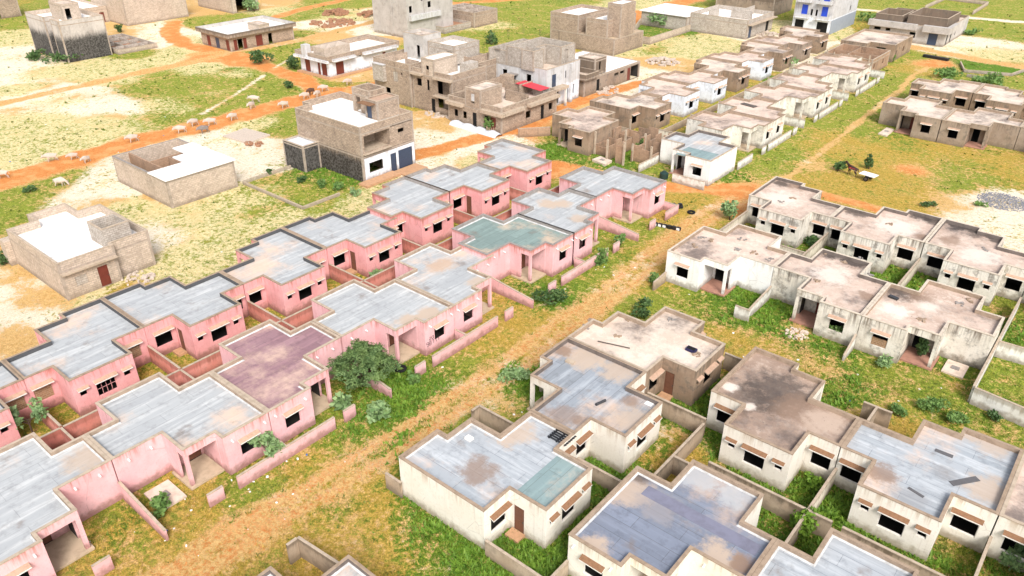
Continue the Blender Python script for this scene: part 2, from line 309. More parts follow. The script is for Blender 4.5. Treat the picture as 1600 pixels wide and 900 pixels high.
# ---------------------------------------------------------------- mesh helpers
class MB:
    def __init__(s): s.v = []; s.f = []; s.m = []
    def face(s, pts, m=0):
        k = len(s.v); s.v += [tuple(p) for p in pts]; s.f.append(tuple(range(k, k+len(pts)))); s.m.append(m)
    def box(s, x0, x1, y0, y1, z0, z1, m=0, skip=''):
        a = [(x0, y0), (x1, y0), (x1, y1), (x0, y1)]
        for i in range(4):
            p, q = a[i], a[(i+1) % 4]
            s.face([(p[0], p[1], z0), (q[0], q[1], z0), (q[0], q[1], z1), (p[0], p[1], z1)], m)
        s.face([(x, y, z1) for x, y in a], m)
        if 'b' not in skip: s.face([(x, y, z0) for x, y in a[::-1]], m)
    def obox(s, c, d, hl, hw, z0, z1, m=0):
        """box along direction d (2D) with half length, half width"""
        dx, dy = d; nx, ny = -dy, dx
        a = [(c[0]-dx*hl-nx*hw, c[1]-dy*hl-ny*hw), (c[0]+dx*hl-nx*hw, c[1]+dy*hl-ny*hw), (c[0]+dx*hl+nx*hw, c[1]+dy*hl+ny*hw), (c[0]-dx*hl+nx*hw, c[1]-dy*hl+ny*hw)]
        s.prism(a, z0, z1, m)
    def prism(s, a, z0, z1, m=0, top=True, bot=True):
        n = len(a); t0 = z0 if callable(z0) else (lambda i: z0); t1 = z1 if callable(z1) else (lambda i: z1)
        for i in range(n):
            j = (i+1) % n; p, q = a[i], a[j]
            s.face([(p[0], p[1], t0(i)), (q[0], q[1], t0(j)), (q[0], q[1], t1(j)), (p[0], p[1], t1(i))], m)
        if top: s.face([(a[i][0], a[i][1], t1(i)) for i in range(n)], m)
        if bot: s.face([(a[i][0], a[i][1], t0(i)) for i in range(n)][::-1], m)
    def tube(s, p, q, r0, r1=None, n=6, m=0, caps=True):
        r1 = r0 if r1 is None else r1
        p = Vector(p); q = Vector(q); d = (q-p)
        if d.length < 1e-6: return
        d.normalize(); a = d.orthogonal().normalized(); b = d.cross(a)
        P = [p+(a*math.cos(2*PI*i/n)+b*math.sin(2*PI*i/n))*r0 for i in range(n)]
        Q = [q+(a*math.cos(2*PI*i/n)+b*math.sin(2*PI*i/n))*r1 for i in range(n)]
        for i in range(n):
            j = (i+1) % n; s.face([P[i], P[j], Q[j], Q[i]], m)
        if caps: s.face(P[::-1], m); s.face(Q, m)
    def build(s, name, mats, parent=None, org=(0, 0, 0), smooth=False):
        me = bpy.data.meshes.new(name)
        if not isinstance(mats, (list, tuple)): mats = [mats]
        for mm in mats: me.materials.append(mm)
        ox, oy, oz = org
        me.from_pydata([(x-ox, y-oy, z-oz) for x, y, z in s.v], [], s.f)
        me.polygons.foreach_set('material_index', s.m)
        if smooth: me.polygons.foreach_set('use_smooth', [True]*len(s.f))
        me.update()
        o = bpy.data.objects.new(name, me); C.objects.link(o)
        if parent is not None: o.parent = parent
        else: o.location = org
        return o

def tag(o, label, cat, group=None):
    o['label'] = label; o['category'] = cat; o['kind'] = 'thing'
    if group: o['group'] = group
    return o
def thing(name, label, cat, loc, group=None, rz=0):
    o = bpy.data.objects.new(name, None); C.objects.link(o); o.location = loc; o.rotation_euler = (0, 0, rz)
    o.empty_display_size = .5
    return tag(o, label, cat, group)

def area(poly): return sum(poly[i][0]*poly[(i+1) % len(poly)][1]-poly[(i+1) % len(poly)][0]*poly[i][1] for i in range(len(poly)))/2
def offset(poly, t):
    """CCW polygon moved inwards by t"""
    n = len(poly); out = []
    for i in range(n):
        a, b, c = Vector(poly[i-1]), Vector(poly[i]), Vector(poly[(i+1) % n])
        d1 = (b-a).normalized(); d2 = (c-b).normalized()
        n1 = Vector((-d1.y, d1.x)); n2 = Vector((-d2.y, d2.x))
        cr = d1.x*d2.y-d1.y*d2.x
        if abs(cr) < 1e-6: out.append(tuple(b+n1*t)); continue
        p1 = a+n1*t; p2 = b+n2*t
        k = ((p2.x-p1.x)*d2.y-(p2.y-p1.y)*d2.x)/cr
        out.append(tuple(p1+d1*k))
    return out
def panel(mb, o, d, s0, s1, z0, z1, holes, m=0, flip=False):
    hs = [(max(h[0], s0), min(h[1], s1), max(h[2], z0), min(h[3], z1)) for h in holes]
    hs = [h for h in hs if h[1]-h[0] > 1e-4 and h[3]-h[2] > 1e-4]
    xs = sorted({s0, s1} | {h[0] for h in hs} | {h[1] for h in hs}); zs = sorted({z0, z1} | {h[2] for h in hs} | {h[3] for h in hs})
    for i in range(len(xs)-1):
        for j in range(len(zs)-1):
            mx, mz = (xs[i]+xs[i+1])/2, (zs[j]+zs[j+1])/2
            if any(h[0] < mx < h[1] and h[2] < mz < h[3] for h in hs): continue
            q = [(o[0]+d[0]*s, o[1]+d[1]*s, z) for s, z in ((xs[i], zs[j]), (xs[i+1], zs[j]), (xs[i+1], zs[j+1]), (xs[i], zs[j+1]))]
            mb.face(q[::-1] if flip else q, m)
def shell(poly, z0, zr, z1, t, op, wall, par, cop=True, inm=0):
    """outer walls with real openings (wall), inner parapet faces and coping (par); op: {edge: [(s0,s1,h0,h1)]}"""
    n = len(poly); q = offset(poly, t); pe = offset(poly, -.03)
    for i in range(n):
        a, b = Vector(poly[i]), Vector(poly[(i+1) % n]); L = (b-a).length; d = (b-a)/L; nn = Vector((d.y, -d.x))
        holes = op.get(i, [])
        panel(wall, a, d, 0, L, z0, z1-.06 if cop else z1, holes)
        qa, qb = Vector(q[i]), Vector(q[(i+1) % n]); s0 = (qa-a).dot(d); s1 = (qb-a).dot(d); ia = a-nn*t
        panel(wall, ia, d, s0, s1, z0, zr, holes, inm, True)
        panel(par, ia, d, s0, s1, zr, z1, [], 0, True)
        for h in holes:
            f = lambda s, z, k: (a.x+d.x*s-nn.x*k, a.y+d.y*s-nn.y*k, z)
            wall.face([f(h[0], h[2], 0), f(h[0], h[3], 0), f(h[0], h[3], t), f(h[0], h[2], t)])
            wall.face([f(h[1], h[2], t), f(h[1], h[3], t), f(h[1], h[3], 0), f(h[1], h[2], 0)])
            wall.face([f(h[0], h[3], 0), f(h[1], h[3], 0), f(h[1], h[3], t), f(h[0], h[3], t)])
            wall.face([f(h[0], h[2], t), f(h[1], h[2], t), f(h[1], h[2], 0), f(h[0], h[2], 0)])
        # coping: top and outer lip
        o0, o1 = (pe[i], pe[(i+1) % n]) if cop else (poly[i], poly[(i+1) % n])
        par.face([(o0[0], o0[1], z1), (o1[0], o1[1], z1), (qb.x, qb.y, z1), (qa.x, qa.y, z1)], 1)
        if cop:
            par.face([(o0[0], o0[1], z1-.06), (o1[0], o1[1], z1-.06), (o1[0], o1[1], z1), (o0[0], o0[1], z1)], 1)
            par.face([(a.x, a.y, z1-.06), (b.x, b.y, z1-.06), (o1[0], o1[1], z1-.06), (o0[0], o0[1], z1-.06)], 1)
    return q
def slabmesh(poly, z, th=.14):
    mb = MB(); mb.face([(x, y, z) for x, y in poly]); mb.face([(x, y, z-th) for x, y in poly][::-1])
    return mb

EXCL = []      # footprints kept free of grass

class Edge2:
    """an opening placed on a wall line: point a, direction d, outward normal n"""
    def __init__(s, a, b):
        a, b = Vector(a), Vector(b); s.a = a; s.L = (b-a).length; s.d = (b-a)/s.L; s.n = Vector((s.d.y, -s.d.x))
    def p(s, t, k=0.0): return (s.a.x+s.d.x*t+s.n.x*k, s.a.y+s.d.y*t+s.n.y*k)

def add_window(root, org, e, s0, s1, h0, h1, fm, can=None, fill=None, bars=False, cdepth=.38, paned=False, ztop=0):
    """frame set inside a real opening, with canopy, infill and bars as asked"""
    mb = MB(); k0, k1 = -.06, -.12; w = .035
    def bx(mb, a, b, ka, kb, z0, z1, m=0):
        mb.prism([e.p(a, kb), e.p(b, kb), e.p(b, ka), e.p(a, ka)][::-1], z0, z1, m)
    a, b, c, d = s0+.004, s1-.004, h0+.004, h1-.004
    bx(mb, a, a+w, k0, k1, c, d); bx(mb, b-w, b, k0, k1, c, d); bx(mb, a+w+.001, b-w-.001, k0, k1, c, c+w); bx(mb, a+w+.001, b-w-.001, k0, k1, d-w, d)
    if bars:
        n = 4
        for i in range(1, n): t = a+w+(b-a-2*w)*i/n; bx(mb, t-.015, t+.015, -.06, -.09, c+w+.001, d-w-.001)
        bx(mb, a+w+.002, b-w-.002, -.065, -.085, (c+d)/2-.015, (c+d)/2+.015)
    win = mb.build('window', fm, root, org)
    if fill is not None:
        f = MB(); top = d-w-.004 if fill[1] >= 1 else c+w+(d-c-2*w)*fill[1]
        bx(f, a+w+.003, b-w-.003, -.05, -.16, c+w+.003, top); f.build('infill', fill[0], win, org)
    if can is not None:
        cm, em = can; g = MB(); x0, x1 = s0-.14, s1+.14; zc = h1+.16
        P = [e.p(x0, .002), e.p(x1, .002), e.p(x1, cdepth), e.p(x0, cdepth)]
        zt = [zc+.13, zc+.13, zc, zc]; zb = [zc+.05, zc+.05, zc-.085, zc-.085]
        g.face([(P[i][0], P[i][1], zt[i]) for i in (0, 3, 2, 1)], 0)
        g.face([(P[i][0], P[i][1], zb[i]) for i in (0, 1, 2, 3)], 1)
        for i in range(4):
            j = (i+1) % 4; g.face([(P[i][0], P[i][1], zt[i]), (P[j][0], P[j][1], zt[j]), (P[j][0], P[j][1], zb[j]), (P[i][0], P[i][1], zb[i])], 1)
        g.build('canopy', [cm, em], win, org)
    return win
def add_door(root, org, e, s0, s1, h1, dm, ajar=False, h0=.05):
    mb = MB()
    def bx(a, b, ka, kb, z0, z1, m=0): mb.prism([e.p(a, kb), e.p(b, kb), e.p(b, ka), e.p(a, ka)][::-1], z0, z1, m)
    bx(s0+.01, s1-.01, -.05, -.10, h0, h1-.01)
    for zz in (h0+.15, (h0+h1)/2+.05): bx(s0+.12, s1-.12, -.035, -.05, zz, zz+(h1-h0)/2-.25)
    o = mb.build('door', dm, root, org)
    k = MB(); c = e.p(s1-.1, -.02); k.box(c[0]-.025, c[0]+.025, c[1]-.025, c[1]+.025, 1.0, 1.12); k.build('handle', M['steel'], o, org)
    return o

# ---------------------------------------------------------------- the estate house
NICK = {}
def estate_house(key, front, base, v0, label, wall, roof, mirror=False, W=9.1, dz=0.0, par='parbrown', cop='coping', can=('canopy', 'edge'),
                 door='doorbrown', flash=False, rear_fill=None, front_fill=None, rear_door=True, rear_window=True, spouts=0, group=None,
                 open_door=False, wallrear=None, floor='floor', name='pink_house', cat='house', bars=False, col=True, H=3.3, small=True, windows=True, near=True):
    """front: direction the front looks; base: coordinate of the facade line; v0: low end along the row"""
    t = .18
    def w(v, u):
        if mirror: v = W-v
        if front == '+x': return (base-u, v0+v)
        if front == '-x': return (base+u, v0+v)
        if front == '-y': return (v0+v, base+u)
        return (v0+v, base-u)
    ptsl = [('F0', 0, 0), ('F1', 3.5, 0), ('F2', 3.5, .9), ('F3', 5.8, .9), ('F4', 5.8, 3.5), ('F5', W, 3.5), ('R5', W, 7.2), ('R4', 7.1, 7.2), ('R3', 7.1, 9.95), ('R2', 2.4, 9.95), ('R1', 2.4, 7.2), ('R0', 0, 7.2)]
    g = .012     # neighbours stand a hair apart
    adj = {0: g, W: -g}
    pts = [(n, w(v+adj.get(v, 0), u)) for n, v, u in ptsl]
    poly = [p for _, p in pts]; names = [n for n, _ in pts]
    rev = area(poly) < 0
    if rev: poly = poly[::-1]; names = names[::-1]
    idx = {n: i for i, n in enumerate(names)}
    ops = {}; E = {}
    def edge(a, b):
        """returns edge index and a map from distance measured from a"""
        i, j = idx[a], idx[b]; L = (Vector(poly[i])-Vector(poly[j])).length
        if (i+1) % 12 == j: return i, (lambda s0, s1: (s0, s1)), L
        return j, (lambda s0, s1: (L-s1, L-s0)), L
    cx = sum(p[0] for p in poly)/12; cy = sum(p[1] for p in poly)/12
    org = (cx, cy, 0)
    root = thing(name, label, cat, org, group or name.replace('_', ' ')+'s of the estate')
    wins = []
    def hole(a, b, s0, s1, h0, h1, kind=None, **kw):
        i, f, L = edge(a, b); q = f(s0, s1); ops.setdefault(i, []).append((q[0], q[1], h0, h1))
        if kind: wins.append((i, q, h0, h1, kind, kw))
    hole('F0', 'F1', 1.12, 2.38, .95+dz, 2.15+dz, 'win', fill=front_fill)
    hole('F2', 'F3', .02, 2.28, .0, 2.62+dz)
    hole('F3', 'F4', .02, 1.25, .0, 2.62+dz)
    if windows:
        if rear_window: hole('R0', 'R1', .62, 2.08, .9+dz, 2.15+dz, 'win', fill=rear_fill)
        if rear_door: hole('R1', 'R2', .3, 1.1, .12, 2.2+dz, 'door')
        if small: hole('R2', 'R3', (.42), .96, 1.55+dz, 2.08+dz, 'small'); hole('R2', 'R3', 3.72, 4.26, 1.55+dz, 2.08+dz, 'small')
        hole('R2', 'R3', 1.62, 3.07, .9+dz, 2.15+dz, 'win', fill=rear_fill if key.endswith('b') else None, bars=bars)
        hole('R5', 'R4', .3, 1.6, .9+dz, 2.15+dz, 'win', fill=(M['brickfill'], .85) if key in ('PR1', 'PR0') else None)
    wl, pr = MB(), MB(); z1 = H+dz; zr = z1-.36
    q = shell(poly, 0, zr, z1, t, ops, wl, pr, inm=1)
    # porch inner walls
    def wbox(mb, va, vb, ua, ub, z0, zz, m=0):
        p = [w(va, ua), w(vb, ua), w(vb, ub), w(va, ub)]
        if area(p) < 0: p = p[::-1]
        mb.prism(p, z0, zz, m)
    wbox(wl, 3.38, 3.495, .905, 3.2, 0, zr-.15)
    wbox(wl, 3.50, 3.68, 3.2, 3.32, 0, zr-.15); wbox(wl, 4.58, 5.61, 3.2, 3.32, 0, zr-.15); wbox(wl, 3.68, 4.58, 3.2, 3.32, 2.2, zr-.15)
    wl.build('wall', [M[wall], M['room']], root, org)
    rf = MB(); rf.face([(x, y, .03) for x, y in q]); rf.build('room_floor', M['room'], root, org)  # floor takes the dark colour that paints the unlit room
    pr.build('parapet', [M[par], M[cop]], root, org)
    slabmesh(q, zr).build('roof', M[roof], root, org)
    if flash:
        fl = MB(); q2 = offset(q, .10)
        for i in range(12):
            j = (i+1) % 12
            fl.face([(q[i][0], q[i][1], zr+.09), (q[j][0], q[j][1], zr+.09), (q2[j][0], q2[j][1], zr+.012), (q2[i][0], q2[i][1], zr+.012)])
        fl.build('flashing', M['flash'], root, org)
    if col:
        c = MB(); wbox(c, 5.545, 5.785, .915, 1.15, 0, 2.618+dz); c.build('porch_column', M[wall], root, org)
    pf = MB(); wbox(pf, 3.52, 5.95, .72, 3.19, 0, .16); pf.build('porch_floor', M[floor], root, org)
    # front door on the porch back wall
    a, b = w(3.68, 3.2), w(4.58, 3.2)
    e = Edge2(a, b)
    out = Vector(w(3.7, 2.2))-Vector(w(3.7, 3.2))
    if e.n.dot(out) < 0: e = Edge2(b, a)
    if not open_door: add_door(root, org, e, 0, .9, 2.2, M[door], h0=.17)
    cm = (M[can[0]], M[can[1]])
    for i, qq, h0, h1, kind, kw in wins:
        e = Edge2(poly[i], poly[(i+1) % 12])
        if kind == 'door': add_door(root, org, e, qq[0], qq[1], h1, M[door], h0=.13)
        else: add_window(root, org, e, qq[0], qq[1], h0, h1, M['edge'] if wall in ('cream', 'white') else M[wall], cm if near else None, cdepth=.26 if kind == 'small' else .36, **kw)
    if rear_door and windows:
        i, f, L = edge('R1', 'R2'); qd = f(.3, 1.1); e = Edge2(poly[i], poly[(i+1) % 12])
        st = MB(); st.prism([e.p(qd[0]-.1, .01), e.p(qd[0]-.1, .75), e.p(qd[1]+.1, .75), e.p(qd[1]+.1, .01)][::-1], 0, .22)
        if area([e.p(qd[0]-.1, .01), e.p(qd[0]-.1, .75), e.p(qd[1]+.1, .75), e.p(qd[1]+.1, .01)][::-1]) < 0: pass
        st.build('step', M['tile'], root, org)
    # rain spouts below the roof line
    if spouts:
        for a, b, ss in (('F5', 'F4', (.9, 2.4)), ('F0', 'F1', (.4, 2.9)))[:spouts]:
            i, f, L = edge(a, b); e = Edge2(poly[i], poly[(i+1) % 12])
            for s_ in ss:
                k = f(s_, s_)[0]; m2 = MB(); c0 = e.p(k, -.02); c1 = e.p(k, .22)
                m2.tube((c0[0], c0[1], zr-.26), (c1[0], c1[1], zr-.30), .06, n=8); m2.build('drain_spout', M['white_pl'], root, org)
    EXCL.append(poly)
    return root

# pink front row (fronts look to the street, +x)
PF = [('PF0', 3.3, False, 'roofP0', 'pink estate house with plain pale blue-grey roof at the bottom left corner'),
      ('PF1', 12.45, True, 'feltA', 'pink estate house whose blue-grey roof carries a small red mark, left of the purple roof'),
      ('PF2', 21.6, False, 'feltpurple', 'pink estate house with a purple roof facing the dirt track'),
      ('PF3', 30.8, True, 'roofP3', 'pink estate house behind the thorn tree, with black scribble beside its front window'),
      ('PF4', 39.9, False, 'roofP4', 'pink estate house with a brown sand stain on its roof, next to the teal roof'),
      ('PF5', 48.3, True, 'feltteal', 'pink estate house with a teal green roof'),
      ('PF6', 57.2, False, 'roofP6', 'pink estate house with long sandy patch on its roof, right behind the teal roof'),
      ('PF7', 66.2, True, 'feltA', 'pink estate house standing last at the far end of the street row')]
for k, y, mi, rf, lab in PF:
    far = y > 48
    estate_house(k, '+x', -39.62 if not far else -39.85, y, lab, 'pink', rf, mi, W=9.1, dz=.25 if far else 0, par='copinggrey' if far else 'parbrown', cop='copinggrey' if far else 'copingpale',
                 flash=k in ('PF0', 'PF1', 'PF2', 'PF3', 'PF4', 'PF5'), spouts=2, group='pink estate houses', door='doorbrown', name='pink_house')
# pink rear row (fronts look away, -x)
PR = [(3.3, 'pink rear-row house cut by the left edge of the picture'), (12.4, 'pink rear-row house with brick-filled back windows, second from the left edge'),
      (21.5, 'pink rear-row house with brown back door and step, third from the left edge'), (30.65, 'pink rear-row house behind the pale roof with the thorn tree, fourth from the left edge'),
      (39.8, 'pink rear-row house with sandy roof corner and brown back door, fifth from left edge'), (48.3, 'pink rear-row house with raised roof below the white-fronted two-storey house'),
      (56.9, 'pink rear-row house with brown back door beyond the raised roof, seventh from left'), (65.6, 'pink rear-row house standing last, beside the orange street')]
for i, (y, lab) in enumerate(PR):
    far = y > 48
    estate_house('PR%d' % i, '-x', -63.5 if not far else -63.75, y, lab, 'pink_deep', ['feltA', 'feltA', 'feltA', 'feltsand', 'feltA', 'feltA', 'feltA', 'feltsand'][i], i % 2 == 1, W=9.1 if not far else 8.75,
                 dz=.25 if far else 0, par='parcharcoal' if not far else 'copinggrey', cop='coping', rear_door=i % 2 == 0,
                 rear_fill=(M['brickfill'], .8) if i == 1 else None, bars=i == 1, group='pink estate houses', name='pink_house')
# cream / cement block right of the track
estate_house('A', '-x', -29.5, 24.2, 'cream house with a blank white end wall and pale grey roof beside the track', 'cream', 'roofA', False, W=9.0, par='parbrown', cop='coping', can=('rust', 'edge'), flash=True, name='cream_house', door='doorbrown')
estate_house('B', '-x', -29.5, 33.2, 'cream house with a worn dark grey roof in the middle of its row', 'cream', 'roofB', True, W=9.0, par='pargrey', cop='coping', can=('rust', 'edge'), name='cream_house')
estate_house('C', '-x', -29.5, 42.2, 'bare brown cement house with a dusty pink roof, last of the row beside the track', 'raw', 'scrpale', False, W=9.0, par='parbrown', cop='copingpale', can=('canopy', 'copingpale'), name='cement_house')
estate_house('Z', '-x', -29.3, 8.1, 'cream house showing only its roof corners at the bottom edge', 'cream', 'feltsand', False, W=9.0, par='pargrey', cop='coping', can=('rust', 'edge'), flash=True, name='cream_house')
estate_house('D1', '-y', 26.0, -17.5, 'cream house with a slate blue roof at the bottom of the picture', 'cream', 'roofD1', False, W=9.1, cop='coping', can=('rust', 'edge'), flash=True, name='cream_house', spouts=2)
estate_house('D2', '-y', 26.0, -8.35, 'cream house with grey sandy roof touching the slate blue roof on its right', 'cream', 'feltB', True, W=9.1, cop='coping', can=('rust', 'edge'), flash=True, name='cream_house')
estate_house('E1', '+y', 50.4, -17.6, 'cream house with a blackened burnt-looking roof', 'cream', 'scrburnt', False, W=9.15, cop='coping', can=('rust', 'edge'), name='cream_house', rear_door=False)
estate_house('E2', '+y', 50.4, -8.4, 'cream house with a pale grey roof crossed by dark felt strips', 'cream', 'roofE2', True, W=9.1, cop='coping', can=('rust', 'edge'), name='cream_house', rear_door=False)
estate_house('E3', '+y', 50.4, .75, 'cream house with a reddish roof cut by the right edge', 'cream', 'scrdark', False, W=9.1, cop='copingpale', can=('rust', 'edge'), name='cream_house', rear_door=False)
# weathered white rows on the right
estate_house('F1', '-y', 60.4, -31.1, 'clean white house with a dusty pink roof at the corner of the track', 'white', 'scr', False, W=9.1, par='parbrown', cop='copinglight', can=('canopy', 'edge'), open_door=True, floor='redfloor', name='white_house', bars=True)
estate_house('F2', '-y', 60.4, -21.98, 'mouldy whitewashed house with a dark red porch door, middle of its row', 'grimy', 'scrF2', True, W=9.1, par='pargrey', cop='copinglight', door='door', floor='redfloor', name='weathered_house')
estate_house('F3', '-y', 60.4, -12.86, 'mouldy whitewashed house with vines in its open porch doorway', 'grimy', 'scrF3', False, W=9.1, par='parbrown', cop='copinglight', open_door=True, floor='redfloor', name='weathered_house', front_fill=(M['brickfill'], .6))
estate_house('G1', '+y', 85.3, -31.1, 'mouldy whitewashed house with a bricked-up window at the corner by the grass field', 'grimy', 'scrG1', False, W=9.1, par='pargrey', cop='copinglight', name='weathered_house', rear_door=False, rear_fill=None)
estate_house('G2', '+y', 85.3, -21.98, 'mouldy whitewashed house with pale roof and two wide black windows, second from the field corner', 'grimy', 'scrG2', True, W=9.1, par='pargrey', cop='copinglight', name='weathered_house', rear_door=False)
estate_house('G3', '+y', 85.3, -12.8, 'mouldy whitewashed house with a dark-stained roof, third from the field corner', 'grimy', 'scrG3', False, W=9.1, par='pargrey', cop='copinglight', name='weathered_house', rear_door=False)
estate_house('G4', '+y', 85.3, -3.65, 'mouldy whitewashed house cut by the right edge behind the dark-stained roof', 'grimy', 'scr', True, W=9.1, par='pargrey', cop='copinglight', name='weathered_house', rear_door=False)
for key, fr, b, v, mi, lab, wl_ in [
    ('H1', '-y', 120.9, -31.3, True, 'bare cement house with a red door at the near corner of the far right block', 'rawgrey'),
    ('H2', '-y', 120.9, -22.1, False, 'bare cement house with a black open doorway in the far right block', 'rawgrey'),
    ('H3', '-y', 120.9, -12.95, True, 'bare cement house cut by the right edge, front row of the far right block', 'rawgrey'),
    ('I1', '+y', 145.9, -31.3, True, 'bare cement house in the back row of the far right block, nearest the green avenue', 'raw'),
    ('I2', '+y', 145.9, -22.1, False, "bare cement house in the far right block's back row, second from the green avenue", 'raw'),
    ('I3', '+y', 145.9, -12.95, True, "bare cement house in the far right block's back row, cut by the right edge", 'raw')]:
    estate_house(key, fr, b, v, lab, wl_, 'scrpale', mi, W=9.1, par='parbrown', cop='copingpale', door='door' if key == 'H1' else 'doorbrown', open_door=key == 'H2', floor='redfloor', name='cement_house', rear_door=False)
# white / bare rows in the middle distance
estate_house('J', '-y', 84.9, -48.2, 'white end house with a teal and rust roof and a blank side wall', 'white', 'feltsand', True, W=9.0, par='pargrey', cop='copingpale', door='door', floor='redfloor', name='white_house')
KL = [('K1', 96.4, True, 'palegreen', 'pale house with a dusty roof, first of the avenue row behind the white end house'), ('K2', 105.5, False, 'palegreen', 'pale house with a dark board on its roof, second of the avenue row'),
      ('K3', 114.8, True, 'palegreen', 'pale house with a bare porch post, third of the avenue row'), ('K4', 124.1, False, 'palegreen', 'pale house with weeds behind its roof, fourth of the avenue row'),
      ('K5', 133.3, True, 'palegreen', 'pale house with a dark open porch, fifth of the avenue row'), ('K6', 142.4, False, 'palegreen', 'pale house before the roofless brown shell, sixth of the avenue row')]
for key, y, mi, wl_, lab in KL:
    estate_house(key, '+x', -40.0, y, lab, wl_, 'scr', mi, W=9.15, par='parbrown', cop='coping', door='doorbrown', name='pale_house', group='pale houses along the green avenue', rear_door=False)
ML = [('M2', 96.6, False, 'raw', 'brown bare cement house behind the roofless brick shell'), ('M3', 105.8, True, 'bluewhite', 'bluish white house with a brown side door, nearer of the touching pair'),
      ('M4', 114.9, False, 'bluewhite', 'bluish white house with square roof notch, farther of the touching pair'), ('M5', 124.1, True, 'raw', 'brown bare cement house beyond the pair of bluish white houses'),
      ('M6', 133.3, False, 'bluewhite', 'bluish white house alone between two brown cement houses'), ('M7', 142.4, True, 'raw', 'brown bare cement house with jagged roof, beyond the lone bluish white house'),
      ('M8', 151.5, False, 'rawgrey', 'brown bare cement house below the white block with blue shutters'), ('M9', 160.6, True, 'raw', 'brown bare cement house at the far end, touching the white block with blue shutters')]
for key, y, mi, wl_, lab in ML:
    estate_house(key, '-x', -65.4, y, lab, wl_, 'scr' if wl_ != 'raw' else 'scrpale', mi, W=9.1, par='parbrown', cop='coping', name='cement_house' if wl_ != 'bluewhite' else 'white_house', rear_door=key == 'M3', group='houses of the brown and white back row')
estate_house('M1', '-y', 84.2, -65.7, 'brown bare cement house at the corner of the orange street', 'raw', 'scr', True, W=8.9, par='parbrown', cop='copingpale', name='cement_house', open_door=True)

def roof_patch(label0, x0, x1, y0, y1, mat, name='felt_patch', th=.012):
    r_ = [o for o in bpy.data.objects if o.get('label', '').startswith(label0)][0]
    mb = MB(); mb.box(x0, x1, y0, y1, 2.941, 2.944+th); mb.build(name, M[mat], r_, tuple(r_.location))
M['tealpatch'] = membrane('teal_patch', (.25, .33, .33, 1), (.21, .285, .29, 1), (.14, .18, .18, 1), 'y', .25, streak=.4)
M['brownpatch'] = plain('brown_dirt_patch', (.30, .215, .165, 1), .9, .55, 1.2)
M['duskpatch'] = plain('dusky_felt_patch', (.20, .20, .265, 1), .75, .4, 1.0)
roof_patch('cream house with a blank', -22.1, -19.75, 26.85, 31.05, 'tealpatch')
roof_patch('cream house with a slate', -16.2, -8.9, 31.6, 32.5, 'duskpatch')
roof_patch('white end house', -44.3, -40.0, 85.2, 88.6, 'tealpatch')

# ---------------------------------------------------------------- yard walls and gate panels
def wall_run(p, q, h, mat, label, cat='wall', th=.15, h2=None, name='yard_wall', group=None, cop='copingpale'):
    p, q = Vector(p), Vector(q); L = (q-p).length; d = (q-p)/L; c = (p+q)/2
    h2 = h if h2 is None else h2
    dx, dy = d; nx, ny = -dy*th/2, dx*th/2
    a = [(p.x-nx, p.y-ny), (q.x-nx, q.y-ny), (q.x+nx, q.y+ny), (p.x+nx, p.y+ny)]
    hs = [h, h2, h2, h]
    mb = MB(); mb.prism(a, 0, lambda i: hs[i], 0, top=False)
    k = .012; b = [(p.x-nx*1.16, p.y-ny*1.16), (q.x-nx*1.16, q.y-ny*1.16), (q.x+nx*1.16, q.y+ny*1.16), (p.x+nx*1.16, p.y+ny*1.16)]
    o = mb.build(name, M[mat], None, (c.x, c.y, 0)); tag(o, label, cat, group or {'gate_panel': 'small gate panels', 'street_wall': 'low street walls', 'back_wall': 'back yard walls', 'plot_kerb': 'low plot kerbs', 'foundation_wall': 'low foundation walls', 'plot_wall': 'low plot walls'}.get(name, 'low yard walls'))
    tp = MB(); tp.prism(b, lambda i: hs[i]-.02, lambda i: hs[i]+.03); tp.build('coping', M[cop], o, (c.x, c.y, 0))
    return o
pfn = ['the bottom left pink house', 'the red-marked roof', 'the purple roof', 'the thorn tree house', 'the brown-stained roof', 'the teal roof', 'the long sandy roof', 'the last street house']
# street side: long wall on each facade pair, one gate panel on each side of it
for b, A_, B_, w0, w1 in ((3.3, None, 0, -.6, 4.0), (21.6, 1, 2, -3.9, 4.1), (39.8, 3, 4, -4.1, 3.9), (57.1, 5, 6, -4.0, 3.9), (75.3, 7, None, -2.7, .1)):
    nm = ' and '.join(pfn[i] for i in (A_, B_) if i is not None)
    wall_run((-38.1, b+w0), (-38.1, b+w1), 1.05, 'pink', 'low pink street wall in front of %s' % nm, name='street_wall')
    if A_ is not None and b > 10: wall_run((-38.1, b-6.05), (-38.1, b-4.95), 1.05, 'pink', 'small free-standing pink gate panel before the porch of %s' % pfn[A_], 'wall', name='gate_panel')
    if B_ is not None: wall_run((-38.1, b+4.95), (-38.1, b+6.0), 1.05, 'pink', 'small free-standing pink gate panel before the porch of %s' % pfn[B_], 'wall', name='gate_panel')
    if b > 10 and b < 70: wall_run((-39.5, b+.02), (-38.2, b+.02), 1.0, 'pink', 'short pink return wall between the facades of %s' % nm, name='return_wall')
wall_run((-39.8, 75.25), (-38.2, 75.25), 1.0, 'pink', 'short pink return wall at the far corner of the last street house', name='return_wall')
for y, A_, B_ in ((12.4, 0, 1), (30.7, 2, 3), (48.1, 4, 5), (66.1, 6, 7)):
    wall_run((-43.0, y), (-37.6, y), 1.5, 'pink', 'sloping pink front yard wall between %s and %s' % (pfn[A_], pfn[B_]), h2=.85, name='yard_wall')
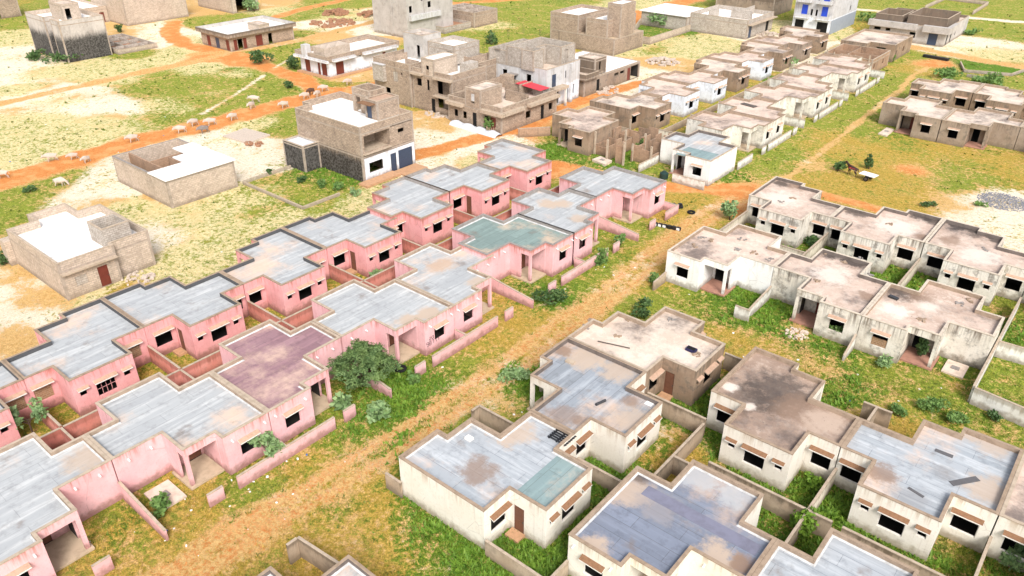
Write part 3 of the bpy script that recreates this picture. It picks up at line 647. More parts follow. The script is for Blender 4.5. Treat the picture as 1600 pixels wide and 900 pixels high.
# back yards between the two pink rows
yb = [3.3, 12.4, 21.4, 30.7, 39.8, 48.2, 57.0, 65.9, 74.6]
ords = ['first', 'second', 'third', 'fourth', 'fifth', 'sixth', 'seventh', 'last']
for i in range(8):
    wall_run((-51.2, yb[i]+.1), (-51.2, yb[i+1]-.1), 1.55, 'pink_low', 'long pink back yard wall behind %s' % pfn[i], name='back_wall')
    if i:
        wall_run((-56.2, yb[i]), (-51.3, yb[i]), 1.6, 'pink_low', 'pink cross wall between the %s and %s rear-row yards' % (ords[i-1], ords[i]), name='yard_wall')
        wall_run((-51.1, yb[i]-.06), (-46.9, yb[i]-.06), 1.6, 'pink_low', 'pink cross wall between back yards of %s and %s' % (pfn[i-1], pfn[i]), name='yard_wall')
wall_run((-51.05, 10.1), (-49.5, 10.1), 1.55, 'pink_low', 'small pink well wall in the yard corner left of the first street-row notch', name='yard_wall')
# cream block
WC = [((-30.75, 24.05), (-29.3, 24.05), 1.3, 'yardgrey', 'short bare wall stub at the near corner of the blank cream end wall'),
      ((-30.6, 33.0), (-27.2, 33.0), 1.5, 'yardgrey', 'bare porch yard wall behind the pale grey cream house roof'), ((-30.6, 32.2), (-30.6, 32.9), 1.5, 'yardgrey', 'stub of bare wall turning beside the track at the cream house'),
      ((-30.4, 16.9), (-27.0, 17.2), 1.6, 'yardgrey', 'bare wall running to the roof corner at the bottom edge'), ((-30.4, 16.1), (-30.4, 16.8), 1.6, 'yardgrey', 'stub of bare wall beside the track at the bottom edge'),
      ((-22.0, 24.0), (-17.6, 24.0), 1.3, 'yardgrey', 'bare garden wall below the cream house with blank end wall'), ((-17.4, 24.1), (-17.4, 25.9), 1.3, 'yardgrey', 'stub of bare wall at the left corner of the slate blue roof'),
      ((-22.0, 33.25), (-17.2, 33.25), 1.3, 'yardgrey', 'bare cross wall between the yards of pale grey and dark grey roofs'), ((-17.1, 33.4), (-17.1, 41.6), 1.55, 'yardgrey', 'long bare back wall between the dark grey roof and the cream windows'),
      ((-22.0, 42.15), (-17.2, 42.15), 1.55, 'yardgrey', 'bare cross wall between the dark grey roof and the brown cement house'), ((-20.0, 50.7), (-18.0, 50.7), 1.5, 'yardgrey', 'bare wall at the far corner of the brown cement house beside the burnt roof'),
      ((-17.0, 37.35), (-15.1, 37.35), 1.5, 'yardgrey', 'short bare wall in the notch of the slate blue roof'),
      ((-15.0, 38.3), (-6.8, 38.3), 1.55, 'yardgrey', 'bare wall below the three black windows of the burnt-roofed house') , ((-6.2, 38.3), (.7, 38.3), 1.55, 'yardgrey', 'bare wall below the windows of the strip-crossed roof'),
      ((-8.3, 38.45), (-8.3, 43.1), 1.55, 'yardcream', 'cream cross wall between the burnt-roofed house and the strip-crossed roof'), ((-8.3, 34.0), (-8.3, 38.2), 1.5, 'yardgrey', 'bare cross wall under the round bush between the two lower cream roofs'),
      ((.8, 38.45), (.8, 43.2), 1.55, 'yardcream', 'cream cross wall at the right edge below the strip-crossed roof'),
      ((-8.35, 49.3), (-8.35, 51.2), 1.6, 'yardgrey', 'low T-shaped wall leg standing behind the burnt roof'), ((-9.3, 51.3), (-7.3, 51.3), 1.6, 'yardgrey', 'low T-shaped wall top standing behind the burnt roof')]
for p, q, h, m, l in WC: wall_run(p, q, h, m, l)
# right rows
WR = [((-21.8, 63.6), (-21.8, 58.7), 1.4, 'yardwhite', 'white sloping wall between the clean white house and the mouldy houses', .9), ((-22.9, 58.6), (-21.5, 58.6), 1.2, 'yardwhite', 'small white panel wall on the grass before the clean white house', None),
      ((-12.9, 60.2), (-12.9, 58.0), 1.5, 'yardwhite', 'short white fin wall between the two mouldy facades', .5), ((-30.9, 60.2), (-30.9, 58.0), 1.1, 'yardgrey', 'short bare wall at the near corner of the clean white house', .9),
      ((-3.6, 76.0), (-3.6, 58.7), 1.5, 'yardwhite', 'long white wall running from the back row to the front garden at the right edge', None), ((-3.5, 58.6), (1.5, 58.0), 1.5, 'yardwhite', 'white garden wall along the grass at the right edge', None),
      ((-3.5, 66.8), (1.5, 67.2), 1.5, 'yardwhite', 'white cross wall between two green plots at the right edge', None),
      ((-21.9, 78.0), (-21.9, 70.0), 1.55, 'yardcream', 'pale cross wall in the yard behind the first mouldy back house', None), ((-12.8, 78.1), (-12.8, 70.0), 1.55, 'yardcream', 'pale cross wall in the yard behind the second mouldy back house', None),
      ((-30.9, 78.0), (-30.9, 70.4), 1.5, 'yardcream', 'pale wall closing the yard beside the track', None), ((-28.4, 72.3), (-22.1, 72.3), 1.4, 'yardcream', 'pale wall behind the roof of the clean white house', None),
      ((-43.4, 83.4), (-39.0, 83.4), 1.1, 'yardwhite', 'low white wall before the window of the white end house', None), ((-48.3, 83.4), (-48.2, 88.0), 1.1, 'yardwhite', 'low white wall at the porch side of the white end house', None),
      ((-38.9, 92.4), (-38.9, 96.6), 1.1, 'yardwhite', 'low white wall joining the white end house to the avenue row', None),
      ((-69.0, 84.0), (-65.9, 87.6), 1.3, 'blockbrown', 'bare block wall at the orange street corner house', None),
      ((-63.5, 94.5), (-57.0, 94.5), 1.2, 'yardgrey', 'bare yard wall behind the orange street corner house', None)]
for p, q, h, m, l, h2 in WR: wall_run(p, q, h, m, l, h2=h2)
kn = ['first', 'second', 'third', 'fourth', 'fifth', 'sixth']
for y0_, i in ((105.4, 0), (124.0, 2), (142.3, 4)):
    wall_run((-38.9, y0_-3.6), (-38.9, y0_+4.0), 1.1, 'yardwhite', 'low white street wall before the %s and %s avenue houses' % (kn[i], kn[i+1]), name='street_wall')
    wall_run((-38.9, y0_-5.6), (-38.9, y0_-4.5), 1.1, 'yardwhite', 'small white gate panel before the %s avenue house' % kn[i], name='gate_panel')
    wall_run((-38.9, y0_+5.0), (-38.9, y0_+6.2), 1.1, 'yardwhite', 'small white gate panel before the %s avenue house' % kn[i+1], name='gate_panel')
for y, i in ((114.7, 1), (133.2, 3), (151.6, 5)):
    wall_run((-43.4, y), (-39.0, y), 1.3, 'yardwhite', 'white cross wall beyond the %s avenue house' % kn[i], name='yard_wall')
ybk = [96.4, 105.6, 114.8, 124.1, 133.3, 142.4, 151.5]
for i in range(6):
    wall_run((-53.2, ybk[i]+.1), (-53.2, ybk[i+1]-.1), 1.0, 'yardgrey', 'bare back yard wall behind the %s avenue house' % kn[i], name='back_wall')
    wall_run((-53.1, ybk[i]), (-47.4, ybk[i]), 1.5, 'yardcream', 'pale cross wall at the near side of the %s avenue house yard' % kn[i], name='yard_wall')
# low walls round empty plots
for p, q, m, l in [((-83.8, 48.2), (-71.9, 48.2), 'yardcream', 'low kerb wall along the near side of the grass plot by the two-storey house'), ((-71.8, 48.2), (-71.8, 53.6), 'yardcream', 'low kerb wall at the right end of the grass plot'),
                   ((-83.9, 48.4), (-83.9, 55.4), 'yardcream', 'low kerb wall at the left end of the grass plot by the shell house')]:
    wall_run(p, q, .35, m, l, name='plot_kerb', th=.18)
for p, q, l in [(un(1500, 100), un(1506, 113), 'left'), (un(1506, 113), un(1580, 119), 'near'), (un(1510, 120), un(1547, 126), 'inner'), (un(1580, 119), un(1600, 112), 'right')]:
    wall_run(p, q, .5, 'blockgrey', 'low grey foundation wall, %s side, in the weeds of the far right plot' % l, name='foundation_wall', th=.2)
for p, q, l in [((-53.1, 229.4), (-52.8, 247.0), 'left'), ((-52.6, 247.2), (-42.2, 246.2), 'back'), ((-42.0, 246.0), (-41.8, 229.0), 'right')]:
    wall_run(p, q, .9, 'blockpink', 'low block wall on the %s side of the empty plot at the top right' % l, name='plot_wall', th=.2)

# ---------------------------------------------------------------- unfinished and larger buildings, each its own thing
def rect(x0, x1, y0, y1): return [(x0, y0), (x1, y0), (x1, y1), (x0, y1)]
class Bld:
    def __init__(s, name, label, x, y, cat='building'): s.org = (x, y, 0); s.root = thing(name, label, cat, s.org)
    def storey(s, poly, z0, zr, z1, mat, roof='scrwhite', par='block', cop='copingpale', ops=None, part='wall', t=.2, roofname='roof', mats2=None):
        """ops: list of (edge, s0, s1, h0, h1, kind, material)"""
        if area(poly) < 0: poly = poly[::-1]
        o = {}; ops = ops or []
        for e, a, b, c, d, k, m in ops: o.setdefault(e, []).append((a, b, c, d))
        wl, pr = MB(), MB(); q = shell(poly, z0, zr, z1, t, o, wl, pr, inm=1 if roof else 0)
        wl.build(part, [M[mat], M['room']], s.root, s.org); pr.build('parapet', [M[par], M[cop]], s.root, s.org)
        if roof: slabmesh(q, zr).build(roofname, M[roof], s.root, s.org)
        if z0 < .1: EXCL.append(poly)
        n = len(poly)
        if mat.startswith('block') or mat in ('rawgrey', 'cementblack'):
            po, qi = offset(poly, -.014), offset(poly, .02); rb = MB()
            for i in range(n):
                j = (i+1) % n; h_ = min(.18, (zr-z0)*.2)
                rb.face([(po[i][0], po[i][1], zr-h_), (po[j][0], po[j][1], zr-h_), (po[j][0], po[j][1], zr), (po[i][0], po[i][1], zr)])
                rb.face([(po[i][0], po[i][1], zr), (po[j][0], po[j][1], zr), (qi[j][0], qi[j][1], zr), (qi[i][0], qi[i][1], zr)]); rb.face([(qi[i][0], qi[i][1], zr-h_), (qi[j][0], qi[j][1], zr-h_), (po[j][0], po[j][1], zr-h_), (po[i][0], po[i][1], zr-h_)])
            rb.build('ring_beam', M['beam'], s.root, s.org)
            if z1-z0 > 2.2:
                for i in range(n):
                    a_, b_, c_ = Vector(poly[i-1]), Vector(poly[i]), Vector(poly[(i+1) % n]); d1, d2 = (b_-a_).normalized(), (c_-b_).normalized()
                    if d1.x*d2.y-d1.y*d2.x > .5:
                        o1 = b_+Vector((d1.y, -d1.x))*.016+Vector((d2.y, -d2.x))*.016; cm_ = MB(); p1 = o1-d1*.24; p2 = o1+d2*.24
                        cm_.face([(p1.x, p1.y, z0), (o1.x, o1.y, z0), (o1.x, o1.y, z1-.07), (p1.x, p1.y, z1-.07)]); cm_.face([(o1.x, o1.y, z0), (p2.x, p2.y, z0), (p2.x, p2.y, z1-.07), (o1.x, o1.y, z1-.07)])
                        w1 = p1-Vector((d1.y, -d1.x))*.03; w2 = p2-Vector((d2.y, -d2.x))*.03
                        cm_.face([(w1.x, w1.y, z0), (p1.x, p1.y, z0), (p1.x, p1.y, z1-.07), (w1.x, w1.y, z1-.07)]); cm_.face([(p2.x, p2.y, z0), (w2.x, w2.y, z0), (w2.x, w2.y, z1-.07), (p2.x, p2.y, z1-.07)])
                        cm_.build('corner_column', M['beam'], s.root, s.org)
        for e, a, b, c, d, k, m in ops:
            E_ = Edge2(poly[e], poly[(e+1) % n])
            if k == 'win': add_window(s.root, s.org, E_, a, b, c, d, M[m] if m else M[mat])
            elif k == 'wincan': add_window(s.root, s.org, E_, a, b, c, d, M[m] if m else M[mat], (M['canopy'], M['edge']))
            elif k == 'fill': add_window(s.root, s.org, E_, a, b, c, d, M[mat], None, (M[m], 1))
            elif k == 'door': add_door(s.root, s.org, E_, a, b, d, M[m], h0=c+.02)
        return q
    def box(s, part, x0, x1, y0, y1, z0, z1, m):
        mb = MB(); mb.box(x0, x1, y0, y1, z0, z1); return mb.build(part, M[m], s.root, s.org)
    def rebar(s, pts, z, h=1.0):
        for x, y in pts:
            mb = MB()
            for dx, dy in ((-.07, -.07), (.07, .07)): mb.tube((x+dx, y+dy, z), (x+dx*1.3, y+dy*.8, z+h*random.uniform(.7, 1.1)), .022, n=4)
            mb.build('rebar', M['steel'], s.root, s.org)
    def inner(s, part, segs, z0, z1, m, th=.18):
        for p, q in segs:
            p, q = Vector(p), Vector(q); L = (q-p).length; mb = MB(); mb.obox(tuple((p+q)/2), tuple((q-p)/L), L/2, th/2, z0, z1); mb.build(part, M[m], s.root, s.org)

# b1: block house on the left
b = Bld('block_house', 'bare block house with white roof, open stair room and dark red door, left edge', -77, 25.5)
b.storey([(-71.45, 21.4), (-71.45, 26.6), (-72.0, 26.6), (-72.0, 30.3), (-81.9, 30.3), (-81.9, 28.0), (-84.9, 28.0), (-84.9, 24.2), (-82.7, 24.2), (-82.7, 21.4)], 0, 3.0, 3.85, 'blockpink', par='blockpink', cop='copingpale',
         ops=[(0, 3.2, 4.15, .05, 2.15, 'door', 'door'), (0, 1.1, 2.2, 1.0, 2.0, 'fill', 'blockgrey')])
b.storey(rect(-75.8, -72.9, 26.4, 29.1), 3.0, 3.2, 5.0, 'blockgrey', roof=None, par='blockgrey', part='stair_room')
b.box('ledge', -71.44, -71.0, 21.4, 26.55, 2.62, 2.78, 'copingpale'); b.box('side_ledge', -84.0, -82.72, 20.8, 23.6, 0, 2.6, 'blockpink')
# b2: half roofed shell
b = Bld('block_shell', 'roofless block shell half covered by a bright white slab, beside the orange road', -90, 42)
b.storey(rect(-96.4, -83.6, 38.6, 47.3), 0, 3.25, 3.4, 'blockpink', roof=None, par='blockpink', cop='copinggrey')
mb = MB(); mb.prism([(-87.4, 38.4), (-83.4, 38.4), (-83.4, 47.5), (-93.0, 47.5), (-93.0, 44.7), (-90.0, 44.7), (-90.0, 43.0), (-87.4, 43.0)], 3.405, 3.55); mb.build('roof', M['scrwhite'], b.root, b.org)
b.inner('inner_wall', [((-96.2, 40.6), (-87.6, 40.6)), ((-91.2, 40.8), (-91.2, 47.0)), ((-91.0, 43.0), (-87.8, 43.0)), ((-87.5, 38.9), (-87.5, 43.0))], 0, 3.3, 'blockbrown')
mb = MB(); mb.box(-96.1, -83.8, 38.9, 47.0, .02, .05); mb.build('floor', M['brickraw'], b.root, b.org)
# b3: two storeys with white ground floor front
b = Bld('two_storey_house', 'two-storey block house with white ground floor, navy doors and a blackened side wall', -79, 62)
P3 = [(-85.3, 58.2), (-72.6, 58.2), (-72.6, 67.0), (-86.9, 67.0), (-86.9, 60.6), (-85.3, 60.6)]
b.storey(P3, 0, 3.3, 3.55, 'blockblack', roof='floor', par='blockgrey', ops=[(1, 1.0, 3.2, 1.05, 2.3, 'win', 'steel'), (1, 4.55, 5.5, .1, 2.5, 'door', 'doorblue'), (1, 5.9, 8.3, .1, 2.6, 'door', 'doorblue')])
mb = MB(); e = Edge2((-72.6, 58.2), (-72.6, 67.0))
panel(mb, (-72.575, 58.45), (0, 1), 0, 8.5, .05, 3.05, [(.75, 2.95, 1.05, 2.3), (4.3, 5.25, .05, 2.5), (5.65, 8.05, .05, 2.6)]); mb.build('white_front', M['bluewhite'], b.root, b.org)
b.storey(P3, 3.56, 6.25, 7.1, 'block', par='block', ops=[(1, .5, 4.7, 3.75, 5.85, None, None), (1, 6.1, 7.2, 4.85, 5.4, 'win', None), (1, 4.9, 8.6, 5.95, 6.1, None, None)])
b.inner('balcony_wall', [((-75.6, 58.5), (-75.6, 62.9)), ((-75.5, 62.95), (-72.9, 62.95))], 3.57, 6.1, 'block'); b.box('balcony_floor', -75.5, -72.2, 58.4, 62.9, 3.57, 3.66, 'copingpale')
b.storey(rect(-80.7, -77.3, 64.1, 66.9), 6.27, 8.7, 9.4, 'block', roof=None, par='block', part='stair_room', ops=[(0, .6, 1.5, 6.3, 8.3, None, None), (1, .2, 1.0, 6.3, 8.3, None, None)])
b.storey(rect(-77.25, -74.9, 63.2, 66.9), 6.27, 8.6, 8.75, 'block', roof='canopy', par='block', part='roof_room', ops=[(0, .3, 1.2, 6.3, 8.2, 'door', 'doorblue')])
b.box('porch_slab', -77.6, -75.2, 62.2, 63.18, 8.3, 8.4, 'rust')
b.storey(rect(-85.2, -81.0, 55.6, 58.15), 0, 3.3, 3.5, 'cementblack', roof='tarp', par='blockgrey', part='annex_wall')
b.box('front_step', -72.5, -70.9, 57.2, 62.8, 0, .3, 'tile'); b.box('ramp', -72.5, -70.2, 63.0, 66.9, 0, .14, 'tile')
# b4
b = Bld('red_door_house', 'single storey block house with several dark red doors and an overhanging roof edge', -152, 95)
b.storey(rect(-157.6, -147.0, 87.2, 102.6), 0, 2.7, 2.75, 'block', par='blockgrey', ops=[(0, 2.0, 3.3, .1, 2.2, 'door', 'door'), (0, 5.2, 6.6, .1, 2.2, 'door', 'doorblue'), (0, 9.0, 10.2, .1, 2.2, 'door', 'door'),
         (1, .8, 1.6, .1, 2.2, 'door', 'door'), (1, 1.7, 2.9, .1, 2.2, None, None), (1, 3.0, 3.8, .1, 2.2, 'door', 'door'), (1, 6.0, 7.6, .1, 2.3, 'door', 'door'), (1, 9.0, 10.0, .1, 2.2, None, None)])
b.storey(rect(-158.2, -146.3, 86.5, 103.0), 2.76, 2.86, 3.6, 'rawgrey', par='concrete', cop='copinggrey', part='roof_edge')
b.storey(rect(-150.5, -146.4, 94.0, 96.5), 2.9, 4.2, 4.35, 'blockpink', roof='scrpale', part='stair_room', par='blockpink')
# b5
b = Bld('black_footed_house', 'tall grey house with a black lower wall and a white roof, top left', -170, 66)
b.storey([(-177.5, 61.8), (-169.2, 61.8), (-169.2, 63.2), (-166.2, 63.2), (-166.2, 61.8), (-162.8, 61.8), (-162.8, 70.4), (-177.5, 70.4)], 0, 6.9, 7.7, 'cementblack', par='blockpink', ops=[(2, .8, 1.8, 3.6, 6.0, None, None)])
b.storey(rect(-172.0, -166.8, 64.6, 68.0), 6.9, 9.6, 9.9, 'blockpink', roof='scrpale', part='stair_room', par='blockpink', ops=[(1, .6, 1.6, 7.0, 9.0, None, None)])
# b6, b7, corner ones
b = Bld('long_block_house', 'big windowless block house cut by the top edge, left of centre', -196, 94)
b.storey(rect(-204, -187.6, 86.2, 101.5), 0, 7.4, 8.2, 'blockpink', par='blockpink'); b.storey(rect(-214, -196, 80.5, 86.1), 0, 3.0, 3.6, 'blockpink', part='side_wall', par='blockpink', ops=[(1, 3.5, 4.6, .05, 2.3, 'door', 'door')])
b = Bld('dark_opening_house', 'block house with a dark open bay at the top edge above the red door house', -190, 114)
b.storey(rect(-198, -182.4, 110.4, 118.0), 0, 4.6, 5.4, 'blockpink', par='blockpink', ops=[(1, 1.2, 4.6, .05, 3.2, None, None)])
b = Bld('corner_block_house', 'small bare block house in the top left corner of the picture', -222, 62)
gx, gy = un(34, 25); b.storey(rect(gx-14, gx, gy-9, gy), 0, 5.0, 5.8, 'block', par='block', ops=[(1, 3, 4.5, .1, 2.6, None, None)])
# b8 foundation
b = Bld('foundation', 'low block foundation grid beside the black-footed house', -169, 75, 'foundation')
b.storey(rect(-176.5, -161.8, 71.2, 79.4), 0, .3, .95, 'blockpink', roof='brickraw', par='blockgrey', roofname='floor')
b.inner('footing', [((-173, 71.5), (-173, 79.1)), ((-169, 71.5), (-169, 79.1)), ((-165, 71.5), (-165, 79.1)), ((-176, 74), (-162, 74)), ((-176, 77), (-162, 77))], .3, .93, 'blockgrey')
# b9
b = Bld('white_shop_house', 'white house with dark red shutters and brown block parapet at the road fork', -119.5, 95)
b.storey(rect(-123.6, -115.4, 87.0, 103.5), 0, 3.1, 3.9, 'bluewhite', par='block', ops=[(0, 1.3, 2.8, .3, 2.5, 'door', 'door'), (0, 5.0, 5.7, .1, 2.4, 'door', 'door'), (0, 6.1, 7.6, .3, 2.5, 'door', 'door'),
         (1, 1.6, 3.4, .3, 2.5, 'door', 'door'), (1, 12.8, 13.6, .2, 2.4, 'door', 'door'), (1, 6.2, 6.5, 2.6, 2.85, None, None), (1, 7.2, 7.5, 2.6, 2.85, None, None)])
b.storey(rect(-124.2, -115.0, 86.4, 103.9), 3.0, 3.15, 3.95, 'block', part='roof_parapet', par='block')
b.box('white_ledge', -115.0, -114.3, 87.5, 92.6, 2.95, 3.35, 'bluewhite'); b.box('white_ledge', -115.0, -114.3, 94.6, 103.0, 2.95, 3.4, 'bluewhite'); b.box('white_ledge', -124.0, -114.4, 85.8, 86.38, 2.95, 3.3, 'bluewhite')
b.box('sign_tower', -121.6, -120.4, 86.0, 87.2, 2.9, 5.3, 'bluewhite'); b.box('roof_room', -120.2, -117.0, 87.6, 93.5, 3.2, 4.9, 'blockpink')
b.box('plinth', -124.0, -114.6, 86.2, 102, 0, .25, 'tile')
# b10
b = Bld('tall_grey_house', 'tall grey cement block of several storeys cut by the top edge', -134, 126)
b.storey(rect(-139.5, -128.6, 118.8, 133.0), 0, 12.6, 13.4, 'concrete', par='concrete', roof='scrpale', ops=[(1, .8, 1.7, 5.2, 6.6, 'win', None), (1, 6.4, 7.4, 5.6, 6.9, 'win', None), (1, 4.4, 5.0, 7.2, 7.8, 'win', None), (1, .7, 2.4, 10.0, 11.0, 'win', None)])
b.box('balcony', -128.58, -127.9, 119.4, 128.6, 3.6, 4.7, 'bluewhite'); b.inner('pilaster', [((-128.4, 123.9), (-128.4, 124.5))], 3.5, 12.5, 'concrete')
b.inner('pilaster', [((-133.6, 118.65), (-133.0, 118.65))], 0, 12.5, 'concrete')
# b11
b = Bld('grid_foundation_house', 'unroofed block building full of cross walls, right of the tall grey house', -130.5, 140.5)
b.storey(rect(-136, -125.3, 136.5, 144.6), 0, 2.6, 3.3, 'block', roof='brickraw', par='blockgrey', roofname='floor')
b.inner('inner_wall', [((-135.8, 139), (-125.6, 139)), ((-135.8, 142), (-125.6, 142)), ((-133, 136.8), (-133, 144.4)), ((-129, 136.8), (-129, 144.4))], 2.6, 3.28, 'blockgrey')
b.storey(rect(-133.5, -126.0, 127.5, 136.2), 0, .8, 1.4, 'blockgrey', roof='brickraw', part='low_wall', par='blockgrey', roofname='floor'); b.rebar([(-125.4, 136.6), (-125.4, 140), (-125.4, 144.4)], 3.3, 1.2)
# b12
b = Bld('stepped_block_house', 'large two-storey grey block complex with stair towers in the middle of the village', -92, 91)
b.storey(rect(-99.8, -91.2, 84.2, 98.4), 0, 5.9, 6.8, 'block', par='block', ops=[(0, 2.6, 3.7, 1.2, 2.3, 'win', None), (0, .6, 2.2, 3.5, 5.4, None, None), (0, 4.6, 5.7, 3.6, 5.2, 'fill', 'blockgrey'), (0, 6.4, 6.8, 4.8, 5.3, 'win', None)])
b.box('bay', -99.3, -96.8, 83.5, 84.18, 3.3, 5.9, 'blockgrey'); b.box('bay_roof', -99.4, -96.7, 83.4, 84.1, 5.92, 6.05, 'bluewhite')
b.storey(rect(-98.8, -94.2, 90.2, 94.4), 5.92, 9.4, 9.9, 'concrete', roof='scrpale', part='stair_tower', par='concrete', ops=[(0, 3.0, 3.8, 6.0, 8.2, None, None)])
b.storey(rect(-94.1, -88.2, 91.2, 97.2), 5.92, 8.2, 8.9, 'blockgrey', part='upper_room', par='blockgrey', ops=[(0, 4.2, 5.4, 6.6, 7.9, 'win', None)])
b.storey([(-91.1, 84.6), (-82.6, 84.6), (-82.6, 92.6), (-84.6, 92.6), (-84.6, 98.2), (-91.1, 98.2)], 0, 5.6, 6.5, 'block', par='block', part='right_wing_wall', ops=[(0, .9, 2.0, 3.7, 4.9, 'win', None), (0, 3.1, 3.7, 3.3, 5.0, 'win', None),
         (0, 5.4, 8.0, 3.2, 5.3, None, None), (0, 5.4, 8.2, 1.0, 2.7, None, None), (0, 4.0, 4.8, .05, 2.2, 'door', 'dark')])
b.box('balcony_edge', -86.0, -82.3, 83.9, 84.58, 5.5, 5.85, 'copingpale'); b.box('balcony_edge', -91.0, -88.6, 83.9, 84.58, 5.5, 5.85, 'copingpale'); b.box('balcony_floor', -86.0, -82.4, 83.8, 84.58, 2.85, 3.05, 'copingpale')
b.inner('balcony_wall', [((-86, 86.2), (-82.9, 86.2))], .1, 5.5, 'block')
b.storey(rect(-88.9, -86.2, 84.55, 89.8), 5.62, 8.1, 8.25, 'blockpink', par='blockpink', part='stair_room', ops=[(0, .9, 1.6, 5.7, 7.2, None, None)])
b.inner('roof_wall', [((-97.5, 84.6), (-97.5, 89.6)), ((-94.6, 86.5), (-91.5, 86.5)), ((-90.8, 93.5), (-85.0, 93.5)), ((-87.0, 93.7), (-87.0, 98.0))], 5.65, 6.9, 'block'); b.box('roof_box', -84.4, -82.9, 88.4, 91.0, 5.62, 7.4, 'blockgrey')
b.rebar([(-84.6, 98), (-88, 98), (-91, 97.6), (-95, 98.2), (-99.6, 98.2)], 6.6, 1.6)
# b13
b = Bld('balcony_block_house', 'single storey block house with curved ledges, roof room and red tin shade', -77, 90)
b.storey([(-82.3, 83.4), (-71.6, 83.4), (-71.6, 96.6), (-82.3, 96.6)], 0, 2.95, 3.9, 'block', roof='scrpale', par='block', ops=[(0, 1.2, 2.0, .9, 2.0, 'win', None), (0, 3.0, 3.8, .9, 2.0, 'win', None), (0, 5.0, 5.8, .05, 2.2, 'door', 'dark'), (0, 7.4, 8.3, .05, 2.2, 'door', 'dark'), (0, 8.4, 9.6, .05, 2.2, 'door', 'door'),
         (1, 5.6, 6.8, 1.0, 2.1, 'win', None), (1, 9.2, 10.0, .05, 2.2, 'door', 'dark'), (1, 11.2, 12.2, 1.0, 2.1, 'win', None)])
b.box('ledge', -75.2, -70.9, 82.7, 83.38, 2.7, 3.2, 'copingpale'); b.box('ledge', -71.58, -70.9, 83.5, 88.0, 2.7, 3.2, 'copingpale'); b.box('ledge', -82.3, -78.9, 82.7, 83.38, 2.7, 3.2, 'copingpale'); b.box('ledge', -71.58, -70.9, 89.2, 96.6, 2.75, 3.2, 'copingpale')
b.storey(rect(-78.7, -75.6, 83.35, 88.2), 2.97, 5.6, 5.75, 'block', par='block', part='stair_room', roof='scrpale', ops=[(0, 1.2, 1.9, 3.6, 5.0, 'fill', 'bluewhite')])
mb = MB(); mb.face([(-77.2, 93.2, 4.5), (-72.2, 93.2, 4.2), (-72.2, 95.6, 4.2), (-77.2, 95.6, 4.5)]); mb.face([(-77.2, 95.6, 4.47), (-72.2, 95.6, 4.17), (-72.2, 93.2, 4.17), (-77.2, 93.2, 4.47)])
mb.build('tin_shade', M['redtin'], b.root, b.org)
b.inner('roof_wall', [((-76.0, 89.5), (-71.9, 89.5)), ((-76, 96.0), (-76, 92.8)), ((-81.5, 91), (-81.5, 96))], 3.0, 4.6, 'block')
b.inner('roof_wall', [((-80.8, 84.0), (-80.8, 88.5)), ((-75.3, 90.0), (-71.9, 90.0)), ((-79.5, 93.5), (-76.2, 93.5))], 3.0, 4.3, 'block'); b.box('roof_box', -74.6, -72.6, 94.4, 96.2, 2.97, 4.1, 'blockgrey'); b.box('roof_box', -81.6, -79.9, 94.6, 96.2, 2.97, 4.8, 'block')
b.rebar([(-82, 83.8), (-78.6, 88), (-75.7, 88), (-72, 96.2), (-82, 96.2)], 3.9, 1.2)
# b14
b = Bld('white_block_house', 'half painted white two-storey house with navy doors and bare block upper floor', -80, 101.5)
b.storey(rect(-86.3, -74.2, 97.3, 106.2), 0, 5.7, 6.3, 'bluewhite', roof='scrpale', par='bluewhite', ops=[(1, .6, 3.4, .3, 2.4, None, None), (1, 5.0, 5.9, .1, 2.4, 'door', 'doorblue'), (1, 1.4, 2.5, 3.2, 5.2, 'door', 'doorblue'), (1, 4.9, 5.3, 4.0, 5.2, 'win', None), (1, 6.6, 7.0, 4.4, 5.3, 'win', None), (1, 6.6, 7.6, 1.0, 2.6, 'win', None), (0, 3.0, 4.0, 3.8, 5.0, 'win', None), (0, 8.0, 9.0, 3.8, 5.0, 'win', None)])
b.box('balcony', -74.18, -72.9, 97.4, 101.6, 2.85, 3.25, 'copingpale'); b.box('white_pilaster', -74.18, -73.6, 103.0, 103.6, 0, 6.2, 'bluewhite'); b.box('porch_post', -73.3, -73.0, 97.6, 97.9, 0, 2.84, 'white'); b.box('porch_post', -73.3, -73.0, 100.9, 101.2, 0, 2.84, 'white')
b.storey(rect(-86.2, -82.36, 97.25, 106.1), 5.72, 6.0, 8.0, 'blockgrey', roof='scrwhite', par='blockgrey', part='upper_wall', ops=[(0, 1.2, 2.4, 6.6, 8.0, None, None)])
b.storey([(-82.34, 97.25), (-79.0, 97.25), (-79.0, 96.9), (-76.6, 96.9), (-76.6, 99.6), (-78.2, 99.6), (-78.2, 102.2), (-75.2, 102.2), (-75.2, 106.1), (-82.34, 106.1)], 5.72, 6.0, 8.8, 'blockgrey', roof='scrpale', par='blockgrey', part='upper_wall', ops=[(7, 1.0, 2.0, 6.6, 8.2, 'win', None)])
b.inner('inner_wall', [((-82.1, 102.0), (-78.4, 102.0)), ((-86, 101.6), (-82.6, 101.6)), ((-79.5, 102.4), (-79.5, 105.9))], 6.0, 7.9, 'blockgrey'); b.rebar([(-86, 97.5), (-82.4, 106), (-78.5, 106), (-86, 106), (-86, 102)], 8.9, 1.5)
